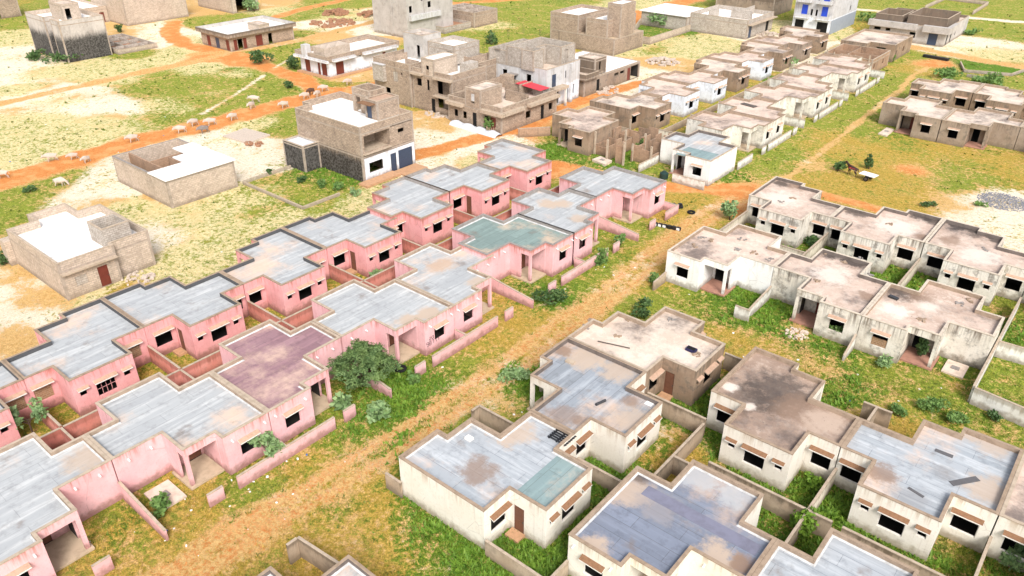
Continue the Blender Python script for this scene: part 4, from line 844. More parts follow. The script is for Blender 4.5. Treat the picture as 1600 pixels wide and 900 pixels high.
# b15
b = Bld('white_roof_house', 'low grey house with a broad white roof slab, red door and a small upper room', -79, 115.5)
b.storey(rect(-86.2, -73.6, 106.9, 124.2), 0, 2.75, 2.85, 'rawgrey', par='block', ops=[(1, 3.6, 4.5, .05, 2.2, 'door', 'dark'), (1, 9.0, 10.4, 1.7, 2.2, 'win', None), (1, 10.8, 12.2, 1.7, 2.2, 'win', None), (1, 13.2, 14.2, .05, 2.3, 'door', 'door'), (1, 14.3, 17.0, .05, 2.4, None, None)])
b.storey(rect(-77.4, -73.9, 110.2, 113.6), 2.87, 5.3, 5.6, 'rawgrey', part='upper_room', par='blockgrey', roof='scrpale', ops=[(1, 1.2, 1.8, 3.6, 5.0, 'win', None)])
b.storey(rect(-77.8, -73.0, 106.3, 110.1), 2.87, 3.1, 3.9, 'rawgrey', part='terrace_wall', par='rawgrey', roof='scrpale')
# b16
b = Bld('brick_tower_house', 'tall brown block building with a narrow slot and a stair tower', -95, 140)
b.storey(rect(-102.0, -86.0, 134.6, 145.5), 0, 3.2, 3.25, 'block', roof='floor', par='block')
b.storey(rect(-102.0, -94.9, 134.6, 145.5), 3.26, 6.0, 6.7, 'block', part='upper_wall', par='block'); b.storey(rect(-93.0, -87.8, 134.6, 145.0), 3.26, 6.0, 6.6, 'block', part='upper_wall', par='block')
b.storey(rect(-94.88, -93.02, 138.0, 145.4), 3.26, 6.0, 6.3, 'blockbrown', part='slot_wall', par='block')
b.storey(rect(-89.2, -86.0, 136.4, 141.6), 3.27, 9.4, 9.6, 'block', part='stair_tower', par='block')
# b17
b = Bld('walled_white_roof_house', 'block house with white roof slabs behind a green walled yard', -85, 170)
b.storey(rect(-98.2, -86.4, 164.6, 175.6), 0, 3.0, 3.15, 'blockgrey', par='blockgrey'); b.box('roof_slab', -98.6, -86.2, 164.2, 176, 3.16, 3.32, 'scrwhite')
b.storey(rect(-86.3, -72.4, 165.8, 179.0), 0, 3.1, 4.0, 'blockgrey', par='blockgrey', part='front_wall', roof='scrwhite', ops=[(1, .9, 2.2, .1, 2.6, 'door', 'doorblue'), (1, 9.6, 11.0, .1, 2.6, 'door', 'dark')])
b.inner('roof_wall', [((-82, 166.2), (-82, 171)), ((-79, 171), (-74, 171)), ((-77, 171.2), (-77, 178.5))], 3.1, 4.9, 'blockgrey'); b.box('eave', -72.38, -71.4, 165.8, 179, 2.9, 3.1, 'copingpale')
for p, q, l in [((-90.4, 147.9), (-85.9, 147.9), 'near'), ((-85.8, 148.0), (-85.8, 165.5), 'right'), ((-91, 148.2), (-98.2, 164.4), 'left')]:
    wall_run(p, q, 1.45, 'blockpink', 'block yard wall with dark joints, %s side of the green yard' % l, name='yard_wall', th=.2)
# b18
b = Bld('blue_shutter_building', 'white apartment block with bright blue shutters at the top edge', -64.5, 189)
b.storey(rect(-69.0, -60.4, 182.0, 198.0), 0, 12.0, 12.6, 'bluewhite', par='bluewhite', ops=[(0, 1.6, 3.0, 3.7, 5.8, 'fill', 'bluewin'), (0, 6.1, 7.5, 3.7, 5.8, 'fill', 'bluewin'), (0, 1.6, 3.0, 6.9, 9.0, 'fill', 'bluewin'), (0, 6.1, 7.5, 6.9, 9.0, 'fill', 'bluewin'),
         (0, 3.7, 4.2, 3.6, 5.0, 'win', None), (0, 4.8, 5.3, 3.6, 5.0, 'win', None), (0, 3.7, 4.2, 6.9, 8.2, 'win', None), (0, 4.8, 5.3, 6.9, 8.2, 'win', None), (0, .6, 2.6, .1, 2.5, 'door', 'dark'), (0, 5.6, 8.0, .1, 2.5, 'door', 'dark'),
         (1, 11.0, 11.9, 6.4, 7.8, 'win', None), (1, 11.0, 11.9, 3.6, 4.8, 'win', None)])
for x in (-68.6, -64.1):
    for z in (3.2, 6.5):
        mb = MB(); mb.prism([(x, 180.9), (x+3.4, 180.9), (x+3.4, 181.98), (x, 181.98)], z-.15, z, 0)
        mb.face([(x, 180.9, z), (x+3.4, 180.9, z), (x+3.4, 180.9, z+.7), (x, 180.9, z+.25)]); mb.face([(x+3.4, 180.9, z), (x+3.4, 181.98, z), (x+3.4, 181.98, z+.7), (x+3.4, 180.9, z+.7)])
        mb.build('balcony', M['bluewhite'], b.root, b.org)
mb = MB(); panel(mb, (-60.37, 182.1), (0, 1), 0, 15.8, 0, 3.0, []); mb.build('grey_dado', plain('grey_paint', (.30, .33, .38, 1), .8, .2, 1), b.root, b.org)
# b19
b = Bld('blank_grey_building', 'blank grey cement building at the top edge left of the blue shutters', -86, 199)
b.storey(rect(-94, -78.6, 193.6, 205), 0, 8.6, 9.2, 'rawgrey', par='rawgrey')
# b20
b = Bld('grey_villa', 'unfinished grey villa with curved balcony fronts, upper right', -45, 195)
b.storey([(-53.2, 185.8), (-37.8, 185.8), (-37.8, 204.5), (-53.2, 204.5)], 0, 3.1, 3.7, 'concrete', roof='scrpale', par='rawgrey', ops=[(0, 1.0, 2.4, 1.8, 2.4, 'win', None), (0, 3.4, 4.4, 1.8, 2.4, 'win', None), (0, 8.4, 9.6, 1.0, 2.2, 'win', None), (0, 12.2, 14.0, .1, 2.4, 'door', 'doorblue'),
         (1, 1.6, 2.6, .1, 2.4, 'door', 'dark'), (1, 4.6, 5.6, .1, 2.4, 'door', 'dark'), (1, 8, 9, 1, 2.2, 'win', None)])
b.storey(rect(-46.5, -38.6, 188.5, 199), 3.12, 3.3, 5.2, 'rawgrey', par='rawgrey', part='upper_wall', roof='scrpale'); b.storey(rect(-53, -47.5, 188, 196), 3.12, 3.3, 4.8, 'rawgrey', par='rawgrey', part='upper_wall', roof='scrpale')
b.box('balcony_front', -53.4, -43.5, 184.9, 185.78, 2.7, 3.9, 'concrete'); b.box('balcony_front', -42.2, -36.9, 184.7, 185.78, 2.7, 4.0, 'concrete'); b.box('balcony_front', -37.78, -36.9, 185.8, 192, 2.7, 4.0, 'concrete')
# roofless brick shells
def roofless(label, x0, x1, y0, y1, h, mat, front, inner, posts=6, name='roofless_shell'):
    b = Bld(name, label, (x0+x1)/2, (y0+y1)/2); segs = []
    b.storey(rect(x0, x1, y0, y1), 0, h-.5, h, mat, roof=None, par=mat, ops=front, cop='copingpale')
    b.inner('inner_wall', inner, 0, h-.15, mat)
    for i in range(posts):
        x = x0+(x1-x0)*(i+.5)/posts; mb = MB(); mb.box(x-.1, x+.1, y0-.24, y0-.02, 0, h+random.uniform(0, .9)); mb.build('post', M['copingpale'], b.root, b.org)
    mb = MB(); mb.box(x0+.25, x1-.25, y0+.25, y1-.25, .02, .05); mb.build('floor', M['brickraw'], b.root, b.org)
    return b
b = Bld('roofless_shell', 'roofless brick shell with many bare cross walls beside the white end house', -52.5, 90)
rn = random.Random(4)
def ragged(p, q, n, lo=1.0, hi=2.6, gaps=.12):
    p, q = Vector(p), Vector(q)
    for i in range(n):
        if rn.random() < gaps: continue
        h = rn.uniform(lo, hi); a_, c_ = p.lerp(q, i/n+.002), p.lerp(q, (i+1)/n-.002); d = (c_-a_).normalized(); mb = MB(); mb.obox(tuple((a_+c_)/2), (d.x, d.y), (c_-a_).length/2, .09, 0, h); mb.build('wall', M['blockbrown'], b.root, b.org)
for p, q, n in [((-56.6, 85.6), (-53.9, 85.6), 2), ((-53.7, 84.4), (-51.4, 84.4), 2), ((-51.2, 86.6), (-48.6, 86.6), 2), ((-48.5, 86.8), (-48.5, 94), 4), ((-56.6, 94), (-48.7, 94), 5), ((-56.6, 85.8), (-56.6, 93.8), 4),
                ((-53.8, 84.6), (-53.8, 93.7), 6), ((-51.2, 84.6), (-51.2, 93.7), 6), ((-56.4, 88.6), (-54.0, 88.6), 2), ((-53.6, 90.2), (-51.4, 90.2), 2), ((-51.0, 89.4), (-48.7, 89.4), 2), ((-56.4, 91.4), (-54.0, 91.4), 2), ((-51.0, 92), (-48.7, 92), 2)]: ragged(p, q, n)
for x_, y_ in ((-56.6, 85.4), (-53.8, 84.2), (-51.2, 84.2), (-51.2, 86.3), (-48.4, 86.4), (-53.8, 88.6), (-51.2, 89.4), (-56.6, 94.2)): mb = MB(); mb.box(x_-.12, x_+.12, y_-.12, y_+.12, 0, rn.uniform(2.4, 3.2)); mb.build('post', M['copingpale'], b.root, b.org)
EXCL.append(rect(-56.6, -48.5, 85.6, 94))
roofless('brown brick shell with broken roof beyond the sixth avenue house', -50.6, -41.6, 152.0, 162.0, 2.9, 'blockbrown', [(0, 5.6, 6.6, 0, 2.2, None, None), (1, 1.0, 2.0, 1, 2, None, None), (1, 6, 7, 1, 2, None, None)],
         [((-47, 152.3), (-47, 161.7)), ((-50.3, 156.6), (-41.9, 156.6))], 7)
b = Bld('brown_porch_house', 'brown brick house with a tall open porch at the end of the avenue', -46, 170)
b.storey([(-51.5, 163.2), (-46.4, 163.2), (-46.4, 165.2), (-41.8, 165.2), (-41.8, 177), (-51.5, 177)], 0, 2.9, 3.3, 'raw', roof='scrpale', par='parbrown', cop='copingpale', ops=[(2, 1.2, 3.0, 0, 2.5, None, None), (3, 1.4, 2.2, 1.0, 2.0, 'win', None), (3, 6, 7, 1.0, 2.0, 'win', None)])

# ---------------------------------------------------------------- ground
TYPES = 'PYGLO'
CP = '''Y 130 880 30|Y 230 830 25|G 190 805 16|L 190 850 14|Y 90 890 30|G 440 770 22|G 520 700 24|Y 470 735 18|L 560 650 22|L 620 640 26|G 520 640 18|L 650 605 20|G 700 545 22|Y 740 530 18|L 860 470 16|Y 800 500 18|G 900 430 18|Y 830 480 14|G 960 390 18|G 990 360 16|Y 1030 390 18|Y 480 800 22|L 525 800 16|Y 560 830 30|Y 600 790 20|L 640 800 20|L 690 830 28|L 740 870 26|P 540 850 20|Y 600 870 30|G 680 880 20|Y 470 860 24|G 740 610 22|G 700 655 18|L 800 590 16|Y 850 530 20|Y 900 505 18|G 960 450 20|Y 1000 440 14|P 770 625 10|G 1080 470 20|L 1150 480 22|Y 1130 530 16|L 1210 500 20|P 1245 515 8|Y 1190 540 14|L 1300 540 22|G 1350 565 22|Y 1290 575 14|G 1400 590 22|L 1330 600 18|G 1450 600 22|G 1500 640 24|Y 1420 660 18|G 1560 690 26|L 1550 640 20|Y 1380 670 14|L 1330 580 14|L 1430 560 14|G 1590 600 22|L 1580 520 20|G 1590 560 18|Y 1500 610 10|Y 1020 700 20|L 1070 640 20|P 1040 680 10|L 960 740 20|L 1240 770 24
L 1310 770 22|Y 1230 810 12|L 1250 815 18|G 1500 860 30|L 1420 850 24|L 840 830 28|L 790 870 24|L 1010 690 12|L 1580 890 20|L 930 600 14|L 1300 385 14|L 1390 430 16|L 1440 430 14|L 1250 390 12|L 1480 440 14|G 1550 480 14|Y 1450 240 22|Y 1350 250 20|Y 1300 235 16|Y 1250 285 16|Y 1400 285 18|G 1500 260 16|Y 1560 250 20|Y 1420 315 16|P 1480 320 14|S 1550 335 22|S 1600 350 22|S 1570 375 20|G 1300 190 18|G 1250 240 16|G 1210 265 14|O 1160 300 12|G 1340 150 16|G 1380 120 14|G 1410 90 12|Y 1440 110 10|O 1455 100 8|G 1480 110 8|S 1500 75 12|S 1530 72 12|W 1540 80 12|G 1560 40 18|G 1560 10 18|G 1450 8 14|G 1380 10 14|L 1545 108 12|G 1500 130 12|G 1590 130 12|S 1440 110 4|Y 1290 215 12|G 1380 200 12|Y 1330 220 12|G 1540 225 14|O 1420 265 8|P 1270 255 8|G 1200 235 14|G 1240 210 12|L 1300 140 12|Y 1090 300 12|L 1140 275 10|G 1180 255 10|P 1050 100 12|S 1000 120 14|S 970 105 10|W 1090 80 12|W 1060 82 12
S 1200 60 12|W 1130 72 12|S 1215 90 10|W 1200 40 14|G 1120 5 12|W 1000 10 14|O 990 22 10|G 860 10 20|G 820 25 18|G 790 55 16|W 760 40 12|G 740 60 14|W 1000 75 10|G 1020 78 8|L 1040 45 8|W 930 15 12|G 1220 25 8|S 740 230 18|S 700 225 20|P 690 200 12|S 650 220 14|O 820 205 12|G 850 208 10|S 760 215 12|P 900 160 14|S 950 150 12|L 890 240 14|L 960 255 14|G 1010 268 10|O 870 262 8|G 930 275 12|P 880 180 8|S 800 215 8|W 740 250 8|G 760 255 6|G 440 290 16|G 500 305 16|W 560 312 14|L 480 275 14|L 530 285 12|S 420 250 18|S 400 235 18|W 420 300 12|W 350 335 18|W 380 355 16|W 300 345 16|W 330 385 18|G 400 335 10|W 450 345 14|W 300 420 16|S 260 365 18|W 270 420 14|S 150 290 18|S 120 305 16|G 60 300 14|G 30 320 16|G 90 285 12|S 20 470 16|S 50 500 16|P 30 535 16|S 90 490 16|P 140 500 12|Y 230 460 12|P 10 420 14|L 75 292 10|S 300 250 20|S 380 260 16|P 460 230 8|G 450 205 10|W 400 195 6|G 440 255 6|S 340 240 14
W 0 245 16|W 60 235 16|W 100 215 14|W 200 195 14|G 250 185 14|G 300 155 18|G 350 130 18|G 420 150 12|G 440 162 10|G 250 140 16|S 180 170 18|S 120 165 18|W 60 190 16|S 100 150 14|S 20 120 16|S 50 150 14|W 200 115 14|W 300 105 12|G 250 115 10|W 150 108 12|S 30 95 12|W 60 115 10|W 20 60 12|S 15 80 10|S 255 60 12|P 200 50 12|S 235 48 10|W 280 88 10|O 320 90 10|O 385 95 8|G 340 35 10|W 310 70 8|G 400 32 12|G 470 22 12|W 440 20 10|S 500 40 12|S 520 45 10|S 570 45 12|W 540 22 12|S 580 20 10|G 480 52 10|P 520 55 10|G 440 102 10|G 460 82 10|G 420 72 10|P 570 62 8|P 400 8 8|G 550 6 10|G 150 8 12|G 130 22 8|P 310 12 10|W 370 115 10|G 400 110 8|G 30 35 10|P 560 110 8|G 500 108 6|W 280 170 10|L 360 110 5|G 210 85 6|P 60 470 14|P 40 520 12|W 110 480 12|P 320 250 14|P 290 300 12|W 330 300 12|W 180 330 12|P 130 320 12|P 410 240 10|W 100 155 12|W 160 185 10|P 60 170 10|W 30 140 10|W 250 160 10|G 330 165 10
W 330 145 10|G 390 140 8|P 690 240 10|P 650 225 8|W 500 45 6|P 40 90 10|W 280 60 6|Y 1040 340 10|Y 1250 300 12|G 1350 210 10|G 1420 230 10|G 1310 250 8|G 1480 290 10|P 1540 350 12|Y 1380 330 8'''
cps = []
for tok in CP.replace('\n', '|').split('|'):
    ty, a, b_, r_ = tok.split(); gx, gy = un(float(a), float(b_)); dist = math.sqrt(gx*gx+gy*gy+CAM_H**2)
    cps.append((gx, gy, max(.8, float(r_)*dist/FPX*1.5), ty))
def up_(L): return [un(*p) for p in L]
PATHS = [('dirt_track', up_([(230, 935), (330, 868), (430, 803), (500, 765), (580, 715), (650, 672), (730, 618), (800, 575), (860, 522), (940, 470), (1000, 420), (1060, 370), (1110, 332), (1150, 312), (1195, 298)]), 1.75, 'T'),
         ('orange_road', up_([(-200, 330), (-20, 288), (60, 268), (150, 238), (230, 215), (330, 193), (420, 168), (500, 148), (600, 135), (720, 118)]), 2.9, 'O'),
         ('branch_road', up_([(505, 146), (470, 122), (400, 100), (350, 82), (290, 70), (265, 55), (270, 35)]), 2.1, 'O'),
         ('field_road', up_([(-60, 176), (0, 162), (100, 140), (200, 117), (300, 97), (350, 84)]), 1.5, 'R'),
         ('back_road', up_([(300, 85), (400, 76), (470, 62), (600, 30), (680, 10)]), 1.4, 'R'),
         ('cross_track', up_([(860, 258), (900, 266), (1045, 292), (1110, 296), (1185, 302)]), 1.5, 'O'),
         ('foot_track', up_([(1185, 298), (1245, 268), (1330, 200), (1380, 160), (1408, 140), (1425, 118), (1450, 105)]), .42, 'F'),
         ('field_track', up_([(1270, 300), (1340, 318), (1400, 335), (1480, 352)]), .9, 'O'),
         ('orange_street', up_([(640, 245), (690, 232), (780, 208), (850, 186), (872, 172), (915, 155), (1000, 130)]), 1.6, 'O'),
         ('far_road', up_([(1350, 62), (1440, 76), (1520, 92), (1640, 112)]), 1.9, 'R'),
         ('far_sand_road', up_([(1330, 14), (1450, 22), (1640, 38)]), 1.6, 'S'),
         ('goat_path', up_([(316, 178), (370, 146), (400, 126), (412, 118)]), .35, 'S'), ('short_path', up_([(428, 106), (450, 94), (472, 82)]), .3, 'S'),
         ('upper_road', up_([(420, 30), (480, 12), (560, -5)]), 1.6, 'O'), ('top_road', up_([(985, 32), (1050, 8), (1095, -4)]), 3.2, 'O'), ('edge_road', up_([(690, 6), (830, -2)]), 1.6, 'O')]
def fields(x, y):
    """kind weights of the ground at points (arrays)"""
    acc = {t: np.zeros_like(x) for t in 'SPYGLOW'}; tot = np.full_like(x, 1e-4); acc['Y'] += .6e-4; acc['G'] += .4e-4
    for gx, gy, s_, ty in cps:
        d2 = ((x-gx)**2+(y-gy)**2)/(s_*s_); m = d2 < 30
        w_ = np.exp(-d2[m]*.42)+.02/(1+d2[m]); acc[ty][m] += w_; tot[m] += w_
    for t in acc: acc[t] /= tot
    return acc
def wob(x, y, k, s_):
    return np.sin(x*k+s_)*.5+np.sin(y*k*1.3+s_*2.1)*.5+np.sin((x+y)*k*2.3+s_*.7)*.35
def pathdist(x, y, pl):
    d = np.full_like(x, 1e9)
    for (ax, ay), (bx_, by_) in zip(pl[:-1], pl[1:]):
        vx, vy = bx_-ax, by_-ay; L2 = vx*vx+vy*vy; t = np.clip(((x-ax)*vx+(y-ay)*vy)/L2, 0, 1)
        d = np.minimum(d, np.hypot(x-ax-vx*t, y-ay-vy*t))
    return d
def axis(lo, hi, a, b, st):
    core = list(np.arange(a, b, st)); l, r_ = [], []
    s_ = st; v = a
    while v > lo: s_ *= 1.35; v -= s_; l.append(max(v, lo))
    s_ = st; v = core[-1]
    while v < hi: s_ *= 1.35; v += s_; r_.append(min(v, hi))
    return np.array(l[::-1]+core+r_)
xs = axis(-4000, 4000, -232, 24, .55); ys = axis(-4000, 4000, 2, 262, .55)
GX, GY = np.meshgrid(xs, ys); nx_, ny_ = len(xs), len(ys); gxf, gyf = GX.ravel(), GY.ravel()
acc = fields(gxf, gyf)
best = np.full(gxf.shape, -1); pw = np.zeros_like(gxf)
for i, (nm, pl, hw, ty) in enumerate(PATHS):
    far_ = np.hypot(np.mean([p[0] for p in pl]), np.mean([p[1] for p in pl]))
    d = pathdist(gxf, gyf, pl)+wob(gxf, gyf, .55, i)*hw*.22+wob(gxf, gyf, 2.1, i+3)*hw*.12
    k = np.clip((hw*1.35-d)/(hw*.75), 0, 1); k = k*k*(3-2*k)
    if nm == 'dirt_track':
        d0 = pathdist(gxf, gyf, pl)+wob(gxf, gyf, 1.3, 5)*.12; k = np.clip(np.exp(-((d0-.85)/.42)**2)*1.0+.48*k+np.clip((22-gyf)/14, 0, .5)*k, 0, 1)
    for t in acc: acc[t] *= (1-k)
    for t, c_ in {'T': (('O', .37), ('P', .74)), 'O': (('O', .9), ('P', .1)), 'R': (('P', .75), ('O', .34)), 'S': (('S', .9), ('P', .1)), 'F': (('P', .75), ('O', .1))}[ty]: acc[t] += k*c_
    m = d < hw; best[m] = i
Z = (np.array([0.0])+0*gxf) + np.where(np.hypot(gxf, gyf) < 300, wob(gxf, gyf, .9, 3)*.02, 0)-.02
me = bpy.data.meshes.new('ground')
ii, jj = np.meshgrid(np.arange(nx_-1), np.arange(ny_-1)); v00 = (jj*nx_+ii).ravel()
quads = np.stack([v00, v00+1, v00+1+nx_, v00+nx_], 1)
fb = best[v00]
def ground_obj(name, sel):
    q = quads[sel]; u_, inv = np.unique(q, return_inverse=True); m_ = bpy.data.meshes.new(name)
    m_.vertices.add(len(u_)); m_.vertices.foreach_set('co', np.stack([gxf[u_], gyf[u_], Z[u_]], 1).ravel())
    m_.loops.add(q.size); m_.loops.foreach_set('vertex_index', inv.ravel().astype(np.int32))
    m_.polygons.add(len(q)); m_.polygons.foreach_set('loop_start', np.arange(0, q.size, 4, dtype=np.int32))
    for an, ch in (('kinds_a', 'PYGL'), ('kinds_b', 'OSW')):
        at = m_.attributes.new(an, 'FLOAT_COLOR', 'POINT'); data = np.zeros((len(u_), 4))
        for k_, c_ in enumerate(ch): data[:, k_] = acc[c_][u_]
        at.data.foreach_set('color', data.ravel())
    m_.update(calc_edges=True); m_.validate()
    m_.polygons.foreach_set('use_smooth', [True]*len(q))
    o = bpy.data.objects.new(name, m_); C.objects.link(o); o['kind'] = 'structure'; m_.materials.append(M['ground']); return o
s = NT('ground')
aa = s.n('ShaderNodeAttribute', attribute_name='kinds_a'); ab = s.n('ShaderNodeAttribute', attribute_name='kinds_b')
P_, Y_, G_ = (lambda o: (o[0], o[1], o[2]))(s.xyz(aa.outputs['Color'])); L_ = aa.outputs['Alpha']; O_, S_, Wk = s.xyz(ab.outputs['Color'])
n1 = s.noise(s.P, .42, 6, .68); n2 = s.noise(s.map(s.P, (1, 1, 1), (0, 0, 1)), 1.15, 6, .7); n3 = s.noise(s.P, 5.5, 5, .72); n4 = s.noise(s.map(s.P, (1, 1, 1), (0, 0, 2)), .17, 5, .6)
n5 = s.noise(s.map(s.P, (1, 1, 1), (0, 0, 3)), 2.6, 7, .78); n6 = s.noise(s.P, 22, 4, .8)
cS = s.mix(s.ramp(n5, .35, .65), srgb(246, 236, 220), srgb(228, 208, 176)); cS = s.mix(s.ramp(n1, .5, .7, 0, .6), cS, srgb(218, 190, 150))
cP = s.mix(s.ramp(n5, .35, .65), srgb(226, 188, 126), srgb(200, 154, 90)); cP = s.mix(s.ramp(n1, .5, .7, 0, .6), cP, srgb(214, 164, 100))
cY = s.mix(s.ramp(n5, .35, .65), srgb(208, 172, 84), srgb(168, 142, 52)); cY = s.mix(s.ramp(n1, .45, .68, 0, .65), cY, srgb(218, 172, 104))
cG = s.mix(s.ramp(n5, .35, .65), srgb(160, 170, 60), srgb(112, 134, 38)); cG = s.mix(s.ramp(n2, .46, .68, 0, .55), cG, srgb(172, 158, 66))
cL = s.mix(s.ramp(n5, .35, .65), srgb(108, 148, 34), srgb(74, 114, 24)); cL = s.mix(s.ramp(n2, .5, .7, 0, .5), cL, srgb(140, 132, 48))
cO = s.mix(s.ramp(n5, .35, .65), srgb(224, 148, 82), srgb(208, 128, 66)); cO = s.mix(s.ramp(n1, .47, .62, 0, .75), cO, srgb(226, 172, 112))
def layer(base, w_, c_, n_, amp=.75, lo=.3, hi=.62):
    return s.mix(s.ramp(s.math('ADD', w_, s.math('MULTIPLY', s.math('MINIMUM', s.math('MAXIMUM', s.math('SUBTRACT', n_, .5), -.8), .8), amp)), lo, hi), base, c_)
def cmb(*t):
    o = None
    for n_, k in t: v = s.math('MULTIPLY', n_, k); o = v if o is None else s.math('ADD', o, v)
    return o
def st(v, a, b_):
    o = s.n('ShaderNodeMapRange'); s.l(v, o.inputs[0]); o.inputs[1].default_value = a; o.inputs[2].default_value = b_; o.clamp = False; return o.outputs[0]
n7 = s.noise(s.map(s.P, (1, 1, 1), (0, 0, 5)), .11, 4, .6)
m1 = st(cmb((n1, .30), (n2, .30), (n5, .40)), .43, .57); m2 = st(cmb((n2, .40), (n5, .35), (n7, .25)), .44, .56); m3 = st(cmb((n7, .35), (n1, .30), (n5, .35)), .43, .57); m4 = st(cmb((n1, .2), (n5, .5), (n3, .3)), .42, .58)
col = layer(cP, S_, cS, m3, 1.0, .12, .58)
cW = s.mix(s.ramp(n5, .35, .65), srgb(238, 222, 174), srgb(212, 190, 124)); cW = s.mix(s.ramp(n1, .45, .68, 0, .65), cW, srgb(238, 218, 180))
col = layer(col, s.math('ADD', Wk, s.math('ADD', s.math('MULTIPLY', G_, .25), s.math('MULTIPLY', S_, .2))), cW, m3, .8, .22, .72)
col = layer(col, s.math('ADD', Y_, s.math('MULTIPLY', G_, .5)), cY, m2, .85, .26, .74)
col = layer(col, s.math('ADD', G_, s.math('ADD', s.math('MULTIPLY', L_, .7), s.math('ADD', s.math('MULTIPLY', Y_, .46), s.math('ADD', s.math('MULTIPLY', S_, .20), s.math('MULTIPLY', Wk, .56))))), cG, m1, 1.0, .42, 1.02)
col = layer(col, s.math('ADD', L_, s.math('ADD', s.math('MULTIPLY', G_, .30), s.math('MULTIPLY', Y_, .1))), cL, m2, .85, .40, .90)
col = layer(col, O_, cO, m4, .7, .24, .66)
col = s.mix(s.ramp(s.noise(s.map(s.P, (1, 1, 1), (0, 0, 6)), 1.7, 6, .8), .58, .70, 0, .45), col, (.11, .10, .03, 1))
col = s.mix(s.ramp(n6, .54, .72, 0, .5), col, (.12, .085, .03, 1))
col = s.mix(s.ramp(s.noise(s.map(s.P, (1, 1, 1), (0, 0, 4)), 9, 5, .8), .60, .72, 0, .4), col, srgb(236, 214, 170))
n8 = s.noise(s.map(s.P, (1, 1, 1), (0, 0, 7)), 7.5, 8, .85)
veg = s.math('MINIMUM', s.math('ADD', s.math('ADD', s.math('MULTIPLY', Y_, .9), G_), s.math('ADD', s.math('MULTIPLY', Wk, .45), L_)), 1.0)
tone = s.ramp(n8, .38, .62, .50, 1.22); tone = s.math('ADD', 1.0, s.math('MULTIPLY', s.math('SUBTRACT', tone, 1.0), s.math('ADD', .35, s.math('MULTIPLY', veg, .65))))
tn = s.n('ShaderNodeVectorMath', operation='SCALE'); s.l(col, tn.inputs[0]); s.l(tone, tn.inputs['Scale']); col = tn.outputs[0]
s.bump(s.math('ADD', n3, s.math('MULTIPLY', n8, .8)), 1.0, .12)
s.done(col, .95); M['ground'] = s.m
ground_obj('ground', fb < 0)
for i, (nm, pl, hw, ty) in enumerate(PATHS):
    if (fb == i).any(): ground_obj(nm, fb == i)

# ---------------------------------------------------------------- grass and weeds (stuff)
def inpoly(x, y, poly):
    r_ = np.zeros(x.shape, bool); n = len(poly)
    for i in range(n):
        (x1, y1), (x2, y2) = poly[i], poly[(i+1) % n]
        if y1 == y2: continue
        c_ = ((y1 > y) != (y2 > y)) & (x < (x2-x1)*(y-y1)/(y2-y1)+x1); r_ ^= c_
    return r_
def scatter(n, far, near=20):
    """random ground points, denser towards the camera"""
    px = RNG.uniform(-40, 1640, n); py = RNG.uniform(-10, 960, n)
    dx = rt.x*(px-800)+up.x*(450-py)+fw.x*FPX; dy = rt.y*(px-800)+up.y*(450-py)+fw.y*FPX; dz = rt.z*(px-800)+up.z*(450-py)+fw.z*FPX
    t = -CAM_H/dz; x, y = dx*t, dy*t; m = np.hypot(x, y) < far; x, y = x[m], y[m]
    ok = np.ones(x.shape, bool)
    for poly in EXCL:
        xa, ya = [p[0] for p in poly], [p[1] for p in poly]
        b_ = (x > min(xa)) & (x < max(xa)) & (y > min(ya)) & (y < max(ya))
        if b_.any(): k = np.zeros_like(ok); k[b_] = inpoly(x[b_], y[b_], poly); ok &= ~k
    for nm, pl, hw, ty in PATHS: ok &= (pathdist(x, y, pl) > hw*.95) if nm != 'dirt_track' else (np.abs(pathdist(x, y, pl)-.85) > .38)
    return x[ok], y[ok]
def blades(name, x, y, h, wd, mat, per=3, lean=.5):
    n = len(x)*per; X = np.repeat(x, per)+RNG.normal(0, .09, n); Y = np.repeat(y, per)+RNG.normal(0, .09, n); H_ = np.repeat(h, per)*RNG.uniform(.6, 1.2, n)
    a = RNG.uniform(0, 2*PI, n); l = RNG.normal(0, lean, n)*H_; w_ = wd*RNG.uniform(.6, 1.4, n)*np.repeat(h, per)/.2
    ca, sa = np.cos(a), np.sin(a)
    v = np.empty((n, 3, 3)); v[:, 0] = np.stack([X-ca*w_, Y-sa*w_, np.full(n, -.03)], 1); v[:, 1] = np.stack([X+ca*w_, Y+sa*w_, np.full(n, -.03)], 1); v[:, 2] = np.stack([X-sa*l, Y+ca*l, H_], 1)
    m_ = bpy.data.meshes.new(name); m_.vertices.add(n*3); m_.vertices.foreach_set('co', v.ravel()); m_.loops.add(n*3); m_.loops.foreach_set('vertex_index', np.arange(n*3, dtype=np.int32))
    m_.polygons.add(n); m_.polygons.foreach_set('loop_start', np.arange(0, n*3, 3, dtype=np.int32)); m_.update(calc_edges=True); m_.materials.append(M[mat])
    o = bpy.data.objects.new(name, m_); C.objects.link(o); o['kind'] = 'stuff'; return o
def clump(x, y, k=.5, s_=1.0): return np.array([mnoise.noise((a*k+s_*9, b_*k, s_)) for a, b_ in zip(x, y)])
x, y = scatter(150000, 150); f = fields(x, y); c_ = clump(x, y, .45); c2 = clump(x, y, 1.6, 4)
pG = np.clip(f['G']*.8+f['L']*.9+f['Y']*.18+c_*.5+c2*.25-.12, 0, 1); m = RNG.uniform(0, 1, len(x)) < pG*.8
blades('grass', x[m], y[m], .07+.10*np.clip(pG[m]+c2[m]*.4, 0, 1), .04, 'grass', 3, .8); GRASS = True
m = (RNG.uniform(0, 1, len(x)) < np.clip(f['Y']*.9+c_*.3-.15, 0, 1)*.5)
blades('dry_grass', x[m], y[m], .08+.08*RNG.uniform(0, 1, m.sum()), .03, 'dry', 3)
